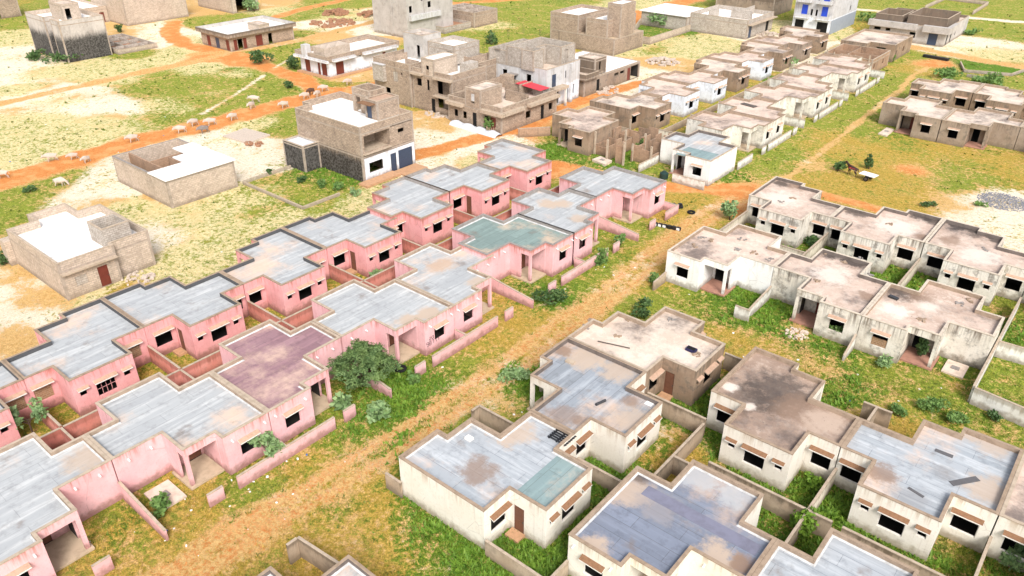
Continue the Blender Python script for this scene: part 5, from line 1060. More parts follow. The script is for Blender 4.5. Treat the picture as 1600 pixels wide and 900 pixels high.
x, y = scatter(120000, 130); f = fields(x, y); c_ = clump(x, y, .6, 7); pL = np.clip(f['L']*1.5+f['G']*.12+c_*.8-.45, 0, 1); m = RNG.uniform(0, 1, len(x)) < pL*.75
blades('weeds', x[m], y[m], .09+.15*pL[m], .085, 'weed', 4, 1.1)

x, y = scatter(60000, 250); f = fields(x, y); c_ = clump(x, y, .35, 11); c2 = clump(x, y, 1.1, 13); pT = np.clip(f['G']*.55+f['L']*.5+f['Y']*.3+f['W']*.42+f['S']*.22+c_*.75+c2*.4-.42, 0, 1); m = RNG.uniform(0, 1, len(x)) < pT*.9
x, y = x[m], y[m]; k = np.clip(np.hypot(x, y)/130, .5, 1.6)
blades('tussock_grass', x, y, (.16+.12*RNG.uniform(0, 1, len(x)))*k, .075, 'tuss', 5, .9)

# ---------------------------------------------------------------- trees and bushes
def leaves(mb, c, rad, n, size, seed=0, flat=1.0, fill=.55, m=0, droop=0.0):
    rn = random.Random(seed)
    for _ in range(n):
        while True:
            d = Vector((rn.uniform(-1, 1), rn.uniform(-1, 1), rn.uniform(-1, 1)))
            if .05 < d.length < 1: break
        d = d.normalized()*(d.length**fill if d.length > 0 else 0)
        p = Vector((c[0]+d.x*rad[0], c[1]+d.y*rad[1], c[2]+d.z*rad[2]))
        a = Vector((rn.gauss(0, 1), rn.gauss(0, 1), rn.gauss(0, .6)-droop)).normalized(); b_ = a.cross(Vector((rn.gauss(0, 1), rn.gauss(0, 1), rn.gauss(0, 1)))).normalized()
        s_ = size*rn.uniform(.6, 1.35); mb.face([p-a*s_*.2, p+b_*s_*.42*flat+a*s_*.25, p+a*s_, p-b_*s_*.42*flat+a*s_*.25], m)
def shrub(px, py, h, w_, label, mat='leaf', n=160, leaf=.22, cat='bush', name='bush', stems=4, world=None, group=None, clusters=6):
    gx, gy = world if world else un(px, py); org = (gx, gy, 0); root = thing(name, label, cat, org, group or 'bushes and weed clumps'); rn = random.Random(int(gx*31+gy*17))
    st = MB(); lf = MB()
    for i in range(clusters):
        a = rn.uniform(0, 2*PI); r_ = w_*.5*math.sqrt(rn.uniform(.05, .75)); zz = h*rn.uniform(.30, .82)
        c = (gx+r_*math.cos(a), gy+r_*math.sin(a), zz)
        if i < stems: st.tube((gx+rn.uniform(-.06, .06), gy+rn.uniform(-.06, .06), 0), (c[0], c[1], c[2]), .035*h**.5, .012, 5)
        leaves(lf, c, (w_*.29, w_*.29, h*.30), int(n*2.2)//clusters, leaf*1.05, seed=int(gx*100)+i)
    st.build('stem', M['bark'], root, org); lf.build('foliage', M[mat], root, org); return root
# the thorn tree
gx, gy = -40.6, 30.3; org = (gx, gy, 0); tr = thing('thorn_tree', 'dark spreading thorn tree against the pink wall beside the track', 'tree', org)
tk = MB(); lf = MB(); rn = random.Random(3)
tips = []
for i in range(20):
    a = 2.4*i+rn.uniform(-.3, .3); r_ = 2.05*math.sqrt((i+.5)/20); p1 = Vector((gx+.35*math.cos(a), gy+.35*math.sin(a), rn.uniform(.5, 1.2))); e_ = Vector((gx+.35+r_*math.cos(a)*.9, gy+r_*math.sin(a)*1.1, 3.5-1.9*(r_/2.05)**2+rn.uniform(-.3, .15)))
    tk.tube((gx, gy, .0), p1, .15, .09, 6); tk.tube(p1, e_, .08, .025, 5)
    tips.append(e_)
    for j in range(3):
        q_ = e_+Vector((rn.uniform(-.55, .55), rn.uniform(-.55, .55), rn.uniform(-.45, .3))); tk.tube(e_.lerp(p1, .3), q_, .03, .01, 4); tips.append(q_)
tk.build('trunk', M['bark'], tr, org)
for i, t in enumerate(tips):
    # feathery sprays: thin drooping leaflets along arching twigs
    for k in range(6):
        a = rn.uniform(0, 2*PI); d = Vector((math.cos(a), math.sin(a), rn.uniform(.0, .6))); L = rn.uniform(.5, 1.0)
        for s_ in range(26):
            f_ = s_/26; p = t+d*L*f_+Vector((0, 0, -.55*f_*f_*L+rn.uniform(-.05, .05)))
            b_ = Vector((rn.gauss(0, 1), rn.gauss(0, 1), rn.gauss(0, .5))).normalized(); c_ = d.cross(b_).normalized(); z_ = rn.uniform(.16, .30)
            lf.face([p, p+b_*z_*.5+c_*.05, p+b_*z_, p+b_*z_*.5-c_*.05])
lf.build('crown', M['thorn'], tr, org)
# young trees
def young_tree(world, h, label, mat, cat='tree'):
    gx, gy = world; org = (gx, gy, 0); r_ = thing('young_tree', label, cat, org); tk = MB(); lf = MB(); rn = random.Random(int(gx*7+gy*3))
    tk.tube((gx, gy, 0), (gx+.1, gy, h*.55), .09, .05, 6)
    for i in range(8):
        a = rn.uniform(0, 2*PI); e_ = (gx+math.cos(a)*h*.36, gy+math.sin(a)*h*.36, h*rn.uniform(.55, .95)); tk.tube((gx+.1, gy, h*rn.uniform(.35, .55)), e_, .04, .015, 5); leaves(lf, e_, (h*.18, h*.18, h*.16), 55, .28, seed=i+int(gx))
    tk.build('trunk', M['bark'], r_, org); lf.build('crown', M[mat], r_, org)
young_tree((-54.2, 11.3), 2.6, 'young leafy tree in the pink back yard at the left', 'leafpale')
young_tree((-38.9, 20.6), 1.9, 'young leafy tree by the window of the pink red-marked house', 'leafpale')
BUSH = [(255, 800, 1.2, 1.3, 'round bush on the cement slab in the bottom left front yard', 'leaf', 160, .24), (1140, 343, 2.2, 1.7, 'tall pale leafy bush at the bend of the orange track', 'leafpale', 220, .28),
        (862, 472, 1.3, 2.6, 'wide low bush between the track and the stained pink house', 'leafdark', 260, .22), (938, 412, 1.7, 1.3, 'upright bush by the pink street wall before the teal roof', 'leaf', 160, .24),
        (968, 385, 1.2, 1.0, 'small bush at the pink gate panel under the long sandy roof', 'leaf', 110, .22), (1003, 493, 1.3, 1.7, 'dense dark bush behind the brown cement house roof', 'leafdark', 240, .2),
        (1024, 443, 1.1, 1.0, 'bush at the near corner of the clean white house', 'leaf', 130, .22), (1455, 640, 1.0, 1.7, 'large round dark shrub on the grass behind the burnt roof', 'leaf', 300, .16),
        (1402, 650, .7, 1.2, 'middle-sized round shrub left of the large dark shrub', 'leaf', 200, .17), (1494, 660, .8, 1.3, 'round shrub right of the large dark shrub', 'leaf', 220, .17), (1552, 655, .6, .8, 'small dark shrub nearest the right edge on the grass', 'leafdark', 120, .17),
        (548, 612, .0, .0, '', '', 0, 0), (590, 655, 1.1, 1.6, 'broad-leaved bush in front of the thorn tree', 'leafpale', 220, .3), (535, 640, 1.2, 1.1, 'broad-leaved bush left of the thorn tree', 'leafpale', 130, .3), (648, 600, 1.0, .8, 'slim bush right of the thorn tree before the gate panel', 'leaf', 110, .24),
        (1309, 268, 1.3, 1.4, 'spiky bush in front of the horse', 'leafdark', 150, .3), (1357, 264, 1.9, .9, 'slim leafy sapling behind the cart', 'leafdark', 120, .25), (1305, 528, 1.3, 1.2, 'green bush under the black window of the mouldy facade', 'leaf', 200, .2), (1378, 572, .8, 1.4, 'grey-green weed clump below the bricked window', 'leafpale', 150, .2),
        (1252, 830, 1.7, 1.8, 'bright green bush growing over the bare wall between lower cream roofs', 'weed', 320, .2), (1590, 885, 1.3, 1.6, 'leafy shrub at the bottom right corner', 'leafpale', 200, .26), (640, 435, 0, 0, '', '', 0, 0),
        (803, 592, .7, 2.0, 'long leafy bush left of the cream house porch', 'leafpale', 240, .22), (845, 600, .8, 1.2, 'leafy weeds at the cream porch column', 'leaf', 130, .22), (500, 292, 1.0, 1.2, 'bush against the blackened side wall, middle one', 'leaf', 120, .22), (530, 296, 1.0, 1.2, 'bush against the blackened side wall, right one', 'leaf', 120, .22),
        (470, 283, .9, 1.4, 'bush against the blackened side wall, left one', 'leafdark', 120, .22), (556, 305, .8, 1.0, 'pale bush on the grass plot by the two-storey house', 'leafpale', 100, .24), (424, 272, .7, .9, 'small bush on the kerb of the grass plot', 'leafdark', 80, .2),
        (10, 412, 1.2, 1.4, 'bush at the left edge beside the block house', 'leafdark', 120, .24), (47, 300, .6, 1.3, 'low dark bush in the grass below the orange road', 'leafdark', 90, .22), (595, 437, .9, 1.4, 'pale-leaved bush in the yard behind the thorn tree house', 'leafpale', 120, .3),
        (768, 205, 2.2, 2.0, 'small leafy tree in a round guard beside the white tarpaulin', 'leaf', 150, .4), (460, 108, 2.6, 2.2, 'round dark bush on the grass left of the white shop house', 'leafdark', 160, .4), (408, 98, 2.2, 4.0, 'wide dark bush at the road fork', 'leafdark', 200, .4),
        (449, 138, 1.4, 1.6, 'dark bush on the grass tip of the road fork', 'leafdark', 90, .35), (103, 96, 1.4, 7.0, 'long weed bush at the foot of the black-footed house', 'leafdark', 240, .4), (60, 92, 2.0, 3.6, 'bush at the left foot of the black-footed house', 'leafdark', 150, .4), (190, 50, 1.6, 2.0, 'lone bush on the sand beside the black-footed house', 'leafdark', 90, .4),
        (768, 70, 2.6, 2.4, 'slim bush behind the stepped block complex', 'leafdark', 110, .45), (1030, 42, 3.4, 4.5, 'feathery bush inside the green walled yard', 'leafpale', 220, .5), (398, 18, 3.0, 5.0, 'grey-leaved bush at the dark open bay', 'leafpale', 160, .5), (1365, 35, 2.0, 6.0, 'weed thicket beside the grey villa', 'leaf', 160, .5),
        (1380, 92, 1.6, 4.0, 'weed clump at the corner of the brown porch house', 'leaf', 140, .45), (1480, 122, 1.6, 4.0, 'weed clump behind the far right block', 'leaf', 140, .45), (1545, 128, 1.2, 5.0, 'long weed clump along the low foundation walls', 'leaf', 160, .45), (1520, 55, 1.2, 3.2, 'weed clump on the grass beyond the grey villa', 'leaf', 90, .45),
        (1225, 105, 1.6, 4.5, 'weeds growing behind the fourth avenue house', 'leafpale', 160, .4), (1000, 235, 1.4, 1.6, 'weeds inside the roofless brick shell', 'leaf', 110, .3), (1330, 82, 1.8, 4.0, 'creeper on the brown brick shell', 'leafdark', 150, .4), (700, 640, 0, 0, '', '', 0, 0), (1450, 322, .5, 1.6, 'flat green bush on the ochre field beside the white sand', 'leafdark', 90, .22), (1532, 322, .5, 1.2, 'small flat bush by the grey gravel', 'leaf', 70, .22)]
for px, py, h, w_, l, mt, n, lf_ in BUSH:
    if h: shrub(px, py, h, w_, l, mt, n, lf_)
shrub(0, 0, 1.9, 1.0, 'climbing vine filling the open porch doorway of the mouldy house', 'leafdark', 200, .2, 'vine', 'vine', world=(-8.2, 62.6))
shrub(0, 0, 1.0, 1.6, 'green scrub in the notch behind the bricked window house', 'leafdark', 200, .2, world=(-23.2, 77.2))
shrub(0, 0, .9, 1.2, 'green weeds in the cream window notch beside the cross wall', 'weed', 160, .2, world=(-9.3, 42.3))

# ---------------------------------------------------------------- small things
def mesh_thing(name, mb, mat, label, cat, org, group=None): return tag(mb.build(name, mat, None, org), label, cat, group)
def slab_thing(pts, z, label, mat='slab', hole=True):
    c = (sum(p[0] for p in pts)/len(pts), sum(p[1] for p in pts)/len(pts), 0)
    if area(pts) < 0: pts = pts[::-1]
    r_ = thing('tank_cover', label, 'slab', c); mb = MB(); mb.prism(pts, -.03, z); mb.build('slab', M[mat], r_, c)
    mb = MB(); mb.box(c[0]-.3, c[0]+.3, c[1]-.25, c[1]+.25, z, z+.07); mb.build('hatch', M['copinggrey'], r_, c)
slab_thing(rect(-42.4, -40.1, 13.4, 15.1), .12, 'pale cement tank cover in the bottom left pink front yard')
slab_thing(rect(-6.3, -4.7, 61.6, 63.7), .12, 'pale cement tank cover beside the mouldy porch')
slab_thing([un(1372, 210), un(1385, 201), un(1397, 204), un(1385, 214)], .2, 'pale cement tank cover before the red door cement house')
slab_thing([un(925, 252), un(938, 247), un(956, 254), un(945, 260)], .3, 'open cement trough on the grass behind the pink street row')
for wx, wy, l in ((-45.0, 33.0, 0), ):
    pass
# rows of half-buried painted blocks
for i in range(6):
    t = i/5; px = 1024+(1060-1024)*t; py = 352.5+(360-352.5)*t; gx, gy = un(px, py); mb = MB(); mb.box(gx-.22, gx+.22, gy-.16, gy+.16, 0, .38)
    r_ = mesh_thing('painted_block', mb, M['black_pl'], 'black block with white painted face in the short row by the track', 'block', (gx, gy, 0), 'painted blocks in a row by the track')
    if i in (0, 1, 2, 5): f_ = MB(); f_.box(gx-.19, gx+.19, gy-.175, gy-.162, .05, .33); f_.build('white_face', M['white_pl'], r_, (gx, gy, 0))
def tyre(gx, gy, z, rad, label, rot=(0, 0), group=None):
    mb = MB(); n, k = 18, 8; t = Matrix.Rotation(rot[1], 3, 'Z') @ Matrix.Rotation(rot[0], 3, 'X')
    def pt(i, j): a, b_ = 2*PI*i/n, 2*PI*j/k; v = Vector(((rad+rad*.34*math.cos(b_))*math.cos(a), (rad+rad*.34*math.cos(b_))*math.sin(a), rad*.34*math.sin(b_))); v = t @ v; return (gx+v.x, gy+v.y, z+v.z)
    for i in range(n):
        for j in range(k): mb.face([pt(i, j), pt(i+1, j), pt(i+1, j+1), pt(i, j+1)])
    return mesh_thing('tyre', mb, M['rubber'], label, 'tyre', (gx, gy, 0), group)
gx, gy = un(1080, 333); tyre(gx, gy, .12, .36, 'black tyre lying on the grass beside the orange track bend')
gx, gy = un(626, 578); tyre(gx, gy, .13, .38, 'black tyre under the right side of the thorn tree')
def heap(px, py, n, spread, size, mat, label, cat='rubble', name='rubble_heap', world=None, hgt_=.5, seed=1):
    gx, gy = world if world else un(px, py); mb = MB(); rn = random.Random(seed)
    for _ in range(n):
        a = rn.uniform(0, 2*PI); r_ = spread*math.sqrt(rn.uniform(0, 1)); z0 = max(0, hgt_*(1-r_/spread)*rn.uniform(.2, 1)); sx = size*rn.uniform(.5, 1.3); an = rn.uniform(0, PI)
        mb.obox((gx+r_*math.cos(a), gy+r_*math.sin(a)), (math.cos(an), math.sin(an)), sx, sx*rn.uniform(.4, .9), z0-.03, z0+sx*rn.uniform(.6, 1.2))
    o = mb.build(name, M[mat], None, (gx, gy, 0))
    if cat == 'scrap': return tag(o, label, cat)
    o['kind'] = 'stuff'; o['label'] = label; return o
heap(1057, 323, 26, .7, .16, 'black_pl', 'heap of black scrap at the corner of the last pink street wall', 'scrap', 'scrap_heap', hgt_=.7)
heap(0, 0, 40, 1.6, .16, 'rubble', 'pale rubble at the foot of the block house with red door', world=(-70.7, 27.8))
heap(395, 226, 18, 1.4, .22, 'brickraw', 'small heap of red bricks on the sand by the shell house', 'bricks', 'brick_heap'); heap(1035, 97, 90, 3.2, .28, 'rubble', 'heap of rubble and planks behind the white block house', hgt_=1.0, seed=3)
heap(520, 37, 90, 5.0, .4, 'brickraw', 'broad heap of mud bricks on sand near the top centre', 'bricks', 'brick_heap', seed=4); heap(525, 22, 50, 3.2, .4, 'brickraw', 'smaller heap of mud bricks behind the broad heap', 'bricks', 'brick_heap', seed=5, hgt_=1.4); heap(582, 24, 50, 3.4, .4, 'brickraw', 'heap of mud bricks next to the tall grey house', 'bricks', 'brick_heap', seed=6, hgt_=1.4)
heap(690, 178, 60, 2.6, .22, 'rubble', 'rubble strewn before the stepped block complex', seed=8, hgt_=.2); heap(940, 140, 70, 3.0, .25, 'rubble', 'rubble along the foot of the low white-roofed house', seed=9, hgt_=.4); heap(1200, 55, 60, 3.5, .25, 'rubble', 'pale sand and rubble spill beside the walled house', seed=10, hgt_=.8)
heap(1568, 315, 900, 2.8, .055, 'gravel', 'blue-grey gravel heap on the white sand at right', 'gravel', 'gravel_heap', hgt_=.35, seed=11); heap(1245, 522, 60, 1.0, .12, 'slab', 'curved row of pale stones on the grass before the mouldy porch', 'stones', 'stone_heap', hgt_=.15, seed=12)
gx, gy = un(1462, 92); mb = MB(); mb.obox((gx, gy), Vector((1, -.12)).normalized()[:2], 2.4, .45, 0, .5); mesh_thing('trough', mb, M['black_pl'], 'long black trough on the grass near the brown porch house', 'trough', (gx, gy, 0))
gx, gy = un(1037, 279); mb = MB()
for z0, z1, r0_, r1_ in ((0, .15, .45, .55), (.15, .75, .55, .55), (.75, .95, .55, .25), (.95, 1.02, .25, .25)): mb.tube((gx, gy, z0), (gx, gy, z1), r0_, r1_, 16)
mesh_thing('water_tank', mb, plain('dark_green_plastic', (.02, .045, .04, 1), .5, .2), 'dark green plastic tank on the grass beside the white end house', 'tank', (gx, gy, 0))
# drying blocks on the sand
ox, oy = un(352, 214); ux, uy = (Vector(un(388, 224))-Vector((ox, oy))), (Vector(un(383, 203))-Vector((ox, oy)))
for i in range(10):
    for j in range(8):
        p = Vector((ox, oy))+ux*(i/9)+uy*(j/7); mb = MB(); mb.box(p.x-.24, p.x+.24, p.y-.22, p.y+.22, 0, .22); mesh_thing('cement_block', mb, M['rubble'], 'grey cement block drying in rows on the sand by the orange road', 'block', (p.x, p.y, 0), 'cement blocks drying on the sand')
# things on the roofs
def roofbox(wx, wy, z, lx, ly, h, mat, label, cat, name, an=0):
    mb = MB(); d = (math.cos(an), math.sin(an)); mb.obox((wx, wy), d, lx/2, ly/2, z, z+h)
    return mesh_thing(name, mb, M[mat], label, cat, (wx, wy, z))
ZR = 2.945
def at(px, py, z=ZR): return un(px, py, z)
p = at(878, 684); r_ = thing('plastic_pallet', 'black plastic pallet lying on the pale grey cream roof', 'pallet', (p[0], p[1], ZR))
for i in range(6): mb = MB(); mb.box(p[0]-.75, p[0]+.75, p[1]-.6+i*.22, p[1]-.6+i*.22+.12, ZR+.10, ZR+.13); mb.build('slat', M['black_pl'], r_, (p[0], p[1], ZR))
for i in range(3): mb = MB(); mb.box(p[0]-.7+i*.62, p[0]-.6+i*.62, p[1]-.6, p[1]+.62, ZR, ZR+.10); mb.build('runner', M['black_pl'], r_, (p[0], p[1], ZR))
p = at(1080, 548); r_ = thing('crate', 'dark blue crate on the dusty cement roof', 'crate', (p[0], p[1], ZR)); mb = MB(); mb.box(p[0]-.4, p[0]+.4, p[1]-.25, p[1]+.25, ZR, ZR+.22); mb.build('body', plain('navy_plastic', (.02, .02, .07, 1), .5), r_, (p[0], p[1], ZR)); mb = MB(); mb.box(p[0]-.33, p[0]+.33, p[1]-.19, p[1]+.19, ZR+.221, ZR+.23); mb.build('inside', M['dark'], r_, (p[0], p[1], ZR))  # crate interior is a near-black sheet standing in for its shade
a_, b2_ = at(934, 534), at(984, 545); mb = MB(); mb.tube((a_[0], a_[1], ZR+.06), (b2_[0], b2_[1], ZR+.06), .05, n=8); mesh_thing('pipe', mb, M['steel'], 'long dark pipe lying on the dusty cement roof', 'pipe', (a_[0], a_[1], ZR))
def roll(px0, py0, px1, py1, label, rad=.1):
    a_, b2_ = at(px0, py0), at(px1, py1); mb = MB(); mb.tube((a_[0], a_[1], ZR+rad), (b2_[0], b2_[1], ZR+rad), rad, n=8); mesh_thing('felt_roll', mb, plain('felt_roll_black', (.05, .05, .055, 1), .8), label, 'roll', (a_[0], a_[1], ZR))
roll(931, 634, 946, 627, 'dark felt roll on the worn dark grey roof')
def strip(px0, py0, px1, py1, w_, label):
    a_, b2_ = Vector(at(px0, py0)), Vector(at(px1, py1)); d = (b2_-a_).normalized(); mb = MB(); mb.obox(tuple((a_+b2_)/2), (d.x, d.y), (b2_-a_).length/2, w_/2, ZR+.003, ZR+.03); mesh_thing('felt_strip', mb, plain('strip_felt', (.12, .115, .12, 1), .85), label, 'strip', (a_.x, a_.y, ZR))
strip(1461, 703, 1489, 714, .32, 'dark felt strip at the top of the strip-crossed roof'); strip(1419, 762, 1443, 777, .2, 'dark felt strip nearest the wall on the strip-crossed roof'); strip(1486, 756, 1528, 748, .42, 'wide slanting felt strip right on the strip-crossed roof')
p = at(733, 686); roofbox(p[0], p[1], ZR, .5, .4, .15, 'stone', 'pale stone on the roof of the cream house with blank end wall', 'stone', 'loose_stone')
p = at(891, 566); roofbox(p[0], p[1], ZR, .7, .4, .15, 'copingpale', 'pale block against the parapet of the dark grey roof', 'block', 'loose_block', .1)
p = at(1396, 466); roofbox(p[0], p[1], ZR, .8, .4, .16, 'glassdark', 'dark blue bundle on the mouldy roof at right', 'bundle', 'bundle', -.2)
p = at(1014, 631); roofbox(p[0], p[1], ZR, .55, .4, .03, 'litter', 'white sheet scrap on the corner of the dark grey roof', 'scrap', 'sheet_scrap')
p = at(1170, 165); roofbox(p[0], p[1], ZR, 2.4, .9, .12, 'steel', 'dark board on the roof of the second avenue house', 'board', 'board', -.2)
rn = random.Random(5)
for tname, items in {'scr': [(1110, 375), (1085, 385), (1160, 375), (1180, 395), (1200, 405), (1096, 372), (1150, 390)], 'dk': [(1290, 395), (1320, 410), (1500, 475), (1515, 470), (1360, 430), (1276, 440), (1440, 500), (1240, 310), (1220, 315), (1390, 350), (1540, 390), (1010, 505), (918, 510), (925, 500), (1050, 500), (1090, 555), (980, 500), (965, 525), (1345, 405)]}.items():
    for (px, py) in items:
        p = at(px, py); mb = MB()
        for _ in range(5): mb.obox((p[0]+rn.uniform(-.3, .3), p[1]+rn.uniform(-.3, .3)), (math.cos(_), math.sin(_)), rn.uniform(.06, .2), rn.uniform(.04, .1), ZR, ZR+rn.uniform(.05, .14))
        mesh_thing('roof_debris', mb, M['coping'] if rn.random() < .5 else M['copinggrey'], 'small heap of dark debris on a dusty cement roof', 'debris', (p[0], p[1], ZR), 'debris heaps on the cement roofs')
# black scribble beside the window of the thorn tree house
mb = MB()
def stroke(y0_, z0_, y1_, z1_, w_=.05):
    d = Vector((y1_-y0_, z1_-z0_)); L = d.length; d /= L; n = Vector((-d.y, d.x))*w_/2
    q = [(y0_-n.x, z0_-n.y), (y1_-n.x, z1_-n.y), (y1_+n.x, z1_+n.y), (y0_+n.x, z0_+n.y)]; mb.face([(-39.612, a_, b_) for a_, b_ in q])
SEG = {'0': 'abcdef', '1': 'bc', '2': 'abged', '7': 'abc', '5': 'afgcd', '9': 'abcdfg', '8': 'abcdefg'}
def digit(ch, y_, z_, w_, h):
    P = {'a': (0, h, w_, h), 'b': (w_, h, w_, h/2), 'c': (w_, h/2, w_, 0), 'd': (0, 0, w_, 0), 'e': (0, 0, 0, h/2), 'f': (0, h/2, 0, h), 'g': (0, h/2, w_, h/2)}
    for c_ in SEG[ch]: a_ = P[c_]; stroke(y_+a_[0], z_+a_[1], y_+a_[2], z_+a_[3])
for i, ch in enumerate('20'): digit(ch, 36.9+i*.28, 1.32, .18, .26)
for i, ch in enumerate('98777'): digit(ch, 36.55+i*.3, .84, .2, .36)
PFR = [o for o in bpy.data.objects if o.get('label', '').startswith('pink estate house behind the thorn')][0]
mb.build('graffiti', M['black_pl'], PFR, tuple(PFR.location))
# tarpaulin, horse and cart, cattle
gx, gy = un(735, 203); mb = MB(); A_ = Vector(un(708, 193)); B_ = Vector(un(780, 214)); n = 14; rows = []
for i in range(n+1):
    c = A_.lerp(B_, i/n); h = .55+.18*math.sin(i*1.7); d = (B_-A_).normalized(); nn = Vector((-d.y, d.x)); rows.append([(c.x+nn.x*k*.9+.0, c.y+nn.y*k*.9, z*h) for k, z in ((-1, 0), (-.7, .75), (-.1, 1), (.5, .8), (.9, 0))])
for i in range(n):
    for j in range(4): mb.face([rows[i][j], rows[i+1][j], rows[i+1][j+1], rows[i][j+1]])
mesh_thing('tarpaulin', mb, M['tarp'], 'long pale tarpaulin roll lying before the balcony block house', 'tarpaulin', (gx, gy, 0))
gx, gy = un(800, 196); mb = MB(); mb.face([(gx-1.5, gy-1.2, .02), (gx+1.6, gy-.6, .02), (gx-.2, gy+.3, 2.0)]); mb.face([(gx+1.6, gy-.6, .02), (gx+1.2, gy+1.2, .6), (gx-.2, gy+.3, 2.0)]); mb.face([(gx+1.2, gy+1.2, .6), (gx-1.2, gy+1.2, .02), (gx-.2, gy+.3, 2.0)]); mb.face([(gx-1.2, gy+1.2, .02), (gx-1.5, gy-1.2, .02), (gx-.2, gy+.3, 2.0)])
mesh_thing('covered_pile', mb, M['tarp'], 'pile under a pale sheet at the street corner of the balcony block house', 'pile', (gx, gy, 0))
gx, gy = un(768, 207); mb = MB()
for k in range(14): a = 2*PI*k/14; mb.tube((gx+.7*math.cos(a), gy+.7*math.sin(a), 0), (gx+.75*math.cos(a), gy+.75*math.sin(a), .95), .06, n=5)
for z in (.3, .7):
    for k in range(14): a, a2 = 2*PI*k/14, 2*PI*(k+1)/14; mb.tube((gx+.73*math.cos(a), gy+.73*math.sin(a), z), (gx+.73*math.cos(a2), gy+.73*math.sin(a2), z), .03, n=4)
mesh_thing('tree_guard', mb, M['wood'], 'round wooden guard about the small tree by the tarpaulin', 'tree guard', (gx, gy, 0))
p = un(796, 152, 3.0); mb = MB(); mb.tube((p[0], p[1], 2.96), (p[0], p[1], 3.7), .75, .7, 16); mb.tube((p[0], p[1], 3.7), (p[0], p[1], 3.95), .7, .2, 16); mesh_thing('roof_tank', mb, M['doorblue'], 'dark blue round tank on the roof of the balcony block house', 'tank', (p[0], p[1], 2.96))
p = un(800, 132, 3.0); r_ = thing('tank_stand', 'black tank stand on the roof before the white painted wall', 'stand', (p[0], p[1], 2.96))
mb = MB(); mb.box(p[0]-.8, p[0]+.8, p[1]-.8, p[1]+.8, 4.6, 4.75); mb.build('top', M['copinggrey'], r_, (p[0], p[1], 2.96)); mb = MB(); mb.tube((p[0], p[1], 2.97), (p[0], p[1], 4.3), .6, .6, 14); mb.build('tank', M['black_pl'], r_, (p[0], p[1], 2.96))
for dx in (-.7, .7):
    for dy in (-.7, .7): mb = MB(); mb.tube((p[0]+dx, p[1]+dy, 2.96), (p[0]+dx, p[1]+dy, 4.6), .05, n=5); mb.build('leg', M['steel'], r_, (p[0], p[1], 2.96))

def skin_mesh(name, verts, edges, radii, sub=2):
    me = bpy.data.meshes.new(name+'_base'); me.from_pydata(verts, edges, []); ob = bpy.data.objects.new(name+'_base', me); C.objects.link(ob)
    ob.modifiers.new('s', 'SKIN'); sv = me.skin_vertices[0].data if me.skin_vertices else None
    if sv is None:
        bm = bmesh.new(); bm.from_mesh(me); bm.verts.layers.skin.verify(); bm.to_mesh(me); bm.free(); sv = me.skin_vertices[0].data
    for i, r_ in enumerate(radii): sv[i].radius = r_ if isinstance(r_, tuple) else (r_, r_)
    sv[0].use_root = True
    m2 = ob.modifiers.new('d', 'SUBSURF'); m2.levels = sub; m2.render_levels = sub
    dg = bpy.context.evaluated_depsgraph_get(); out = bpy.data.meshes.new_from_object(ob.evaluated_get(dg)); out.name = name
    bpy.data.objects.remove(ob); out.polygons.foreach_set('use_smooth', [True]*len(out.polygons)); return out
def quadruped(name, horse=False, graze=False):
    """x forward, feet at z = 0"""
    V = []; E_ = []; Rr = []
    def v(x, y, z, r_, link=None):
        V.append((x, y, z)); Rr.append(r_)
        if link is not None: E_.append((link, len(V)-1))
        return len(V)-1
    if horse:
        pel = v(-.55, 0, 1.22, (.25, .27)); bar = v(-.1, 0, 1.14, (.29, .29), pel); ch = v(.42, 0, 1.16, (.26, .30), bar); nk = v(.72, 0, 1.42, (.15, .21), ch); n2 = v(.98, 0, 1.72, (.10, .14), nk); hd = v(1.12, 0, 1.84, (.10, .12), n2); v(1.40, 0, 1.62, (.07, .08), hd); mz = v(1.50, 0, 1.54, (.055, .06), len(V)-1)
        for s_ in (-1, 1): v(1.08, .06*s_, 1.99, .025, hd)
        tl = v(-.84, 0, 1.22, .05, pel); v(-.95, 0, .75, .05, tl)
        H = 1.0
    else:
        pel = v(-.55, 0, 1.02, (.27, .33)); bar = v(-.05, 0, .96, (.33, .38), pel); ch = v(.45, 0, 1.0, (.27, .37), bar); hump = v(.42, 0, 1.40, (.12, .12), ch)
        if graze: nk = v(.85, 0, .85, (.13, .17), ch); hd = v(1.12, 0, .50, (.12, .13), nk); v(1.22, 0, .18, (.08, .08), hd)
        else: nk = v(.85, 0, 1.06, (.15, .22), ch); hd = v(1.14, 0, 1.06, (.13, .15), nk); v(1.42, 0, .80, (.09, .10), hd)
        for s_ in (-1, 1): h_ = v(V[hd][0]-.02, .12*s_, V[hd][2]+.14, .03, hd); v(V[hd][0]+.02, .26*s_, V[hd][2]+.42, .014, h_); v(V[hd][0]-.08, .22*s_, V[hd][2]+.02, .03, hd)
        tl = v(-.82, 0, 1.06, .04, pel); v(-.9, 0, .5, .03, tl); H = .86
    st = .08 if horse else .12
    for k, (s_, off) in enumerate(((1, st), (-1, -st))):
        a = v(.42, .15*s_, .78*H+.05, (.10, .12), ch); b_ = v(.44+off*.6, .16*s_, .46*H, .062, a); c = v(.42+off, .16*s_, .14*H, .045, b_); v(.46+off, .16*s_, .03, .058, c)
        a = v(-.52, .16*s_, .82*H, (.13, .16), pel); b_ = v(-.42-off*.5, .17*s_, .66*H, .10, a); c = v(-.68-off*.6, .17*s_, .40*H, .055, b_); d = v(-.66-off, .17*s_, .12*H, .045, c); v(-.61-off, .17*s_, .03, .058, d)
    return skin_mesh(name, V, E_, Rr)
cow_m = quadruped('cow'); cow_g = quadruped('cow', graze=True)
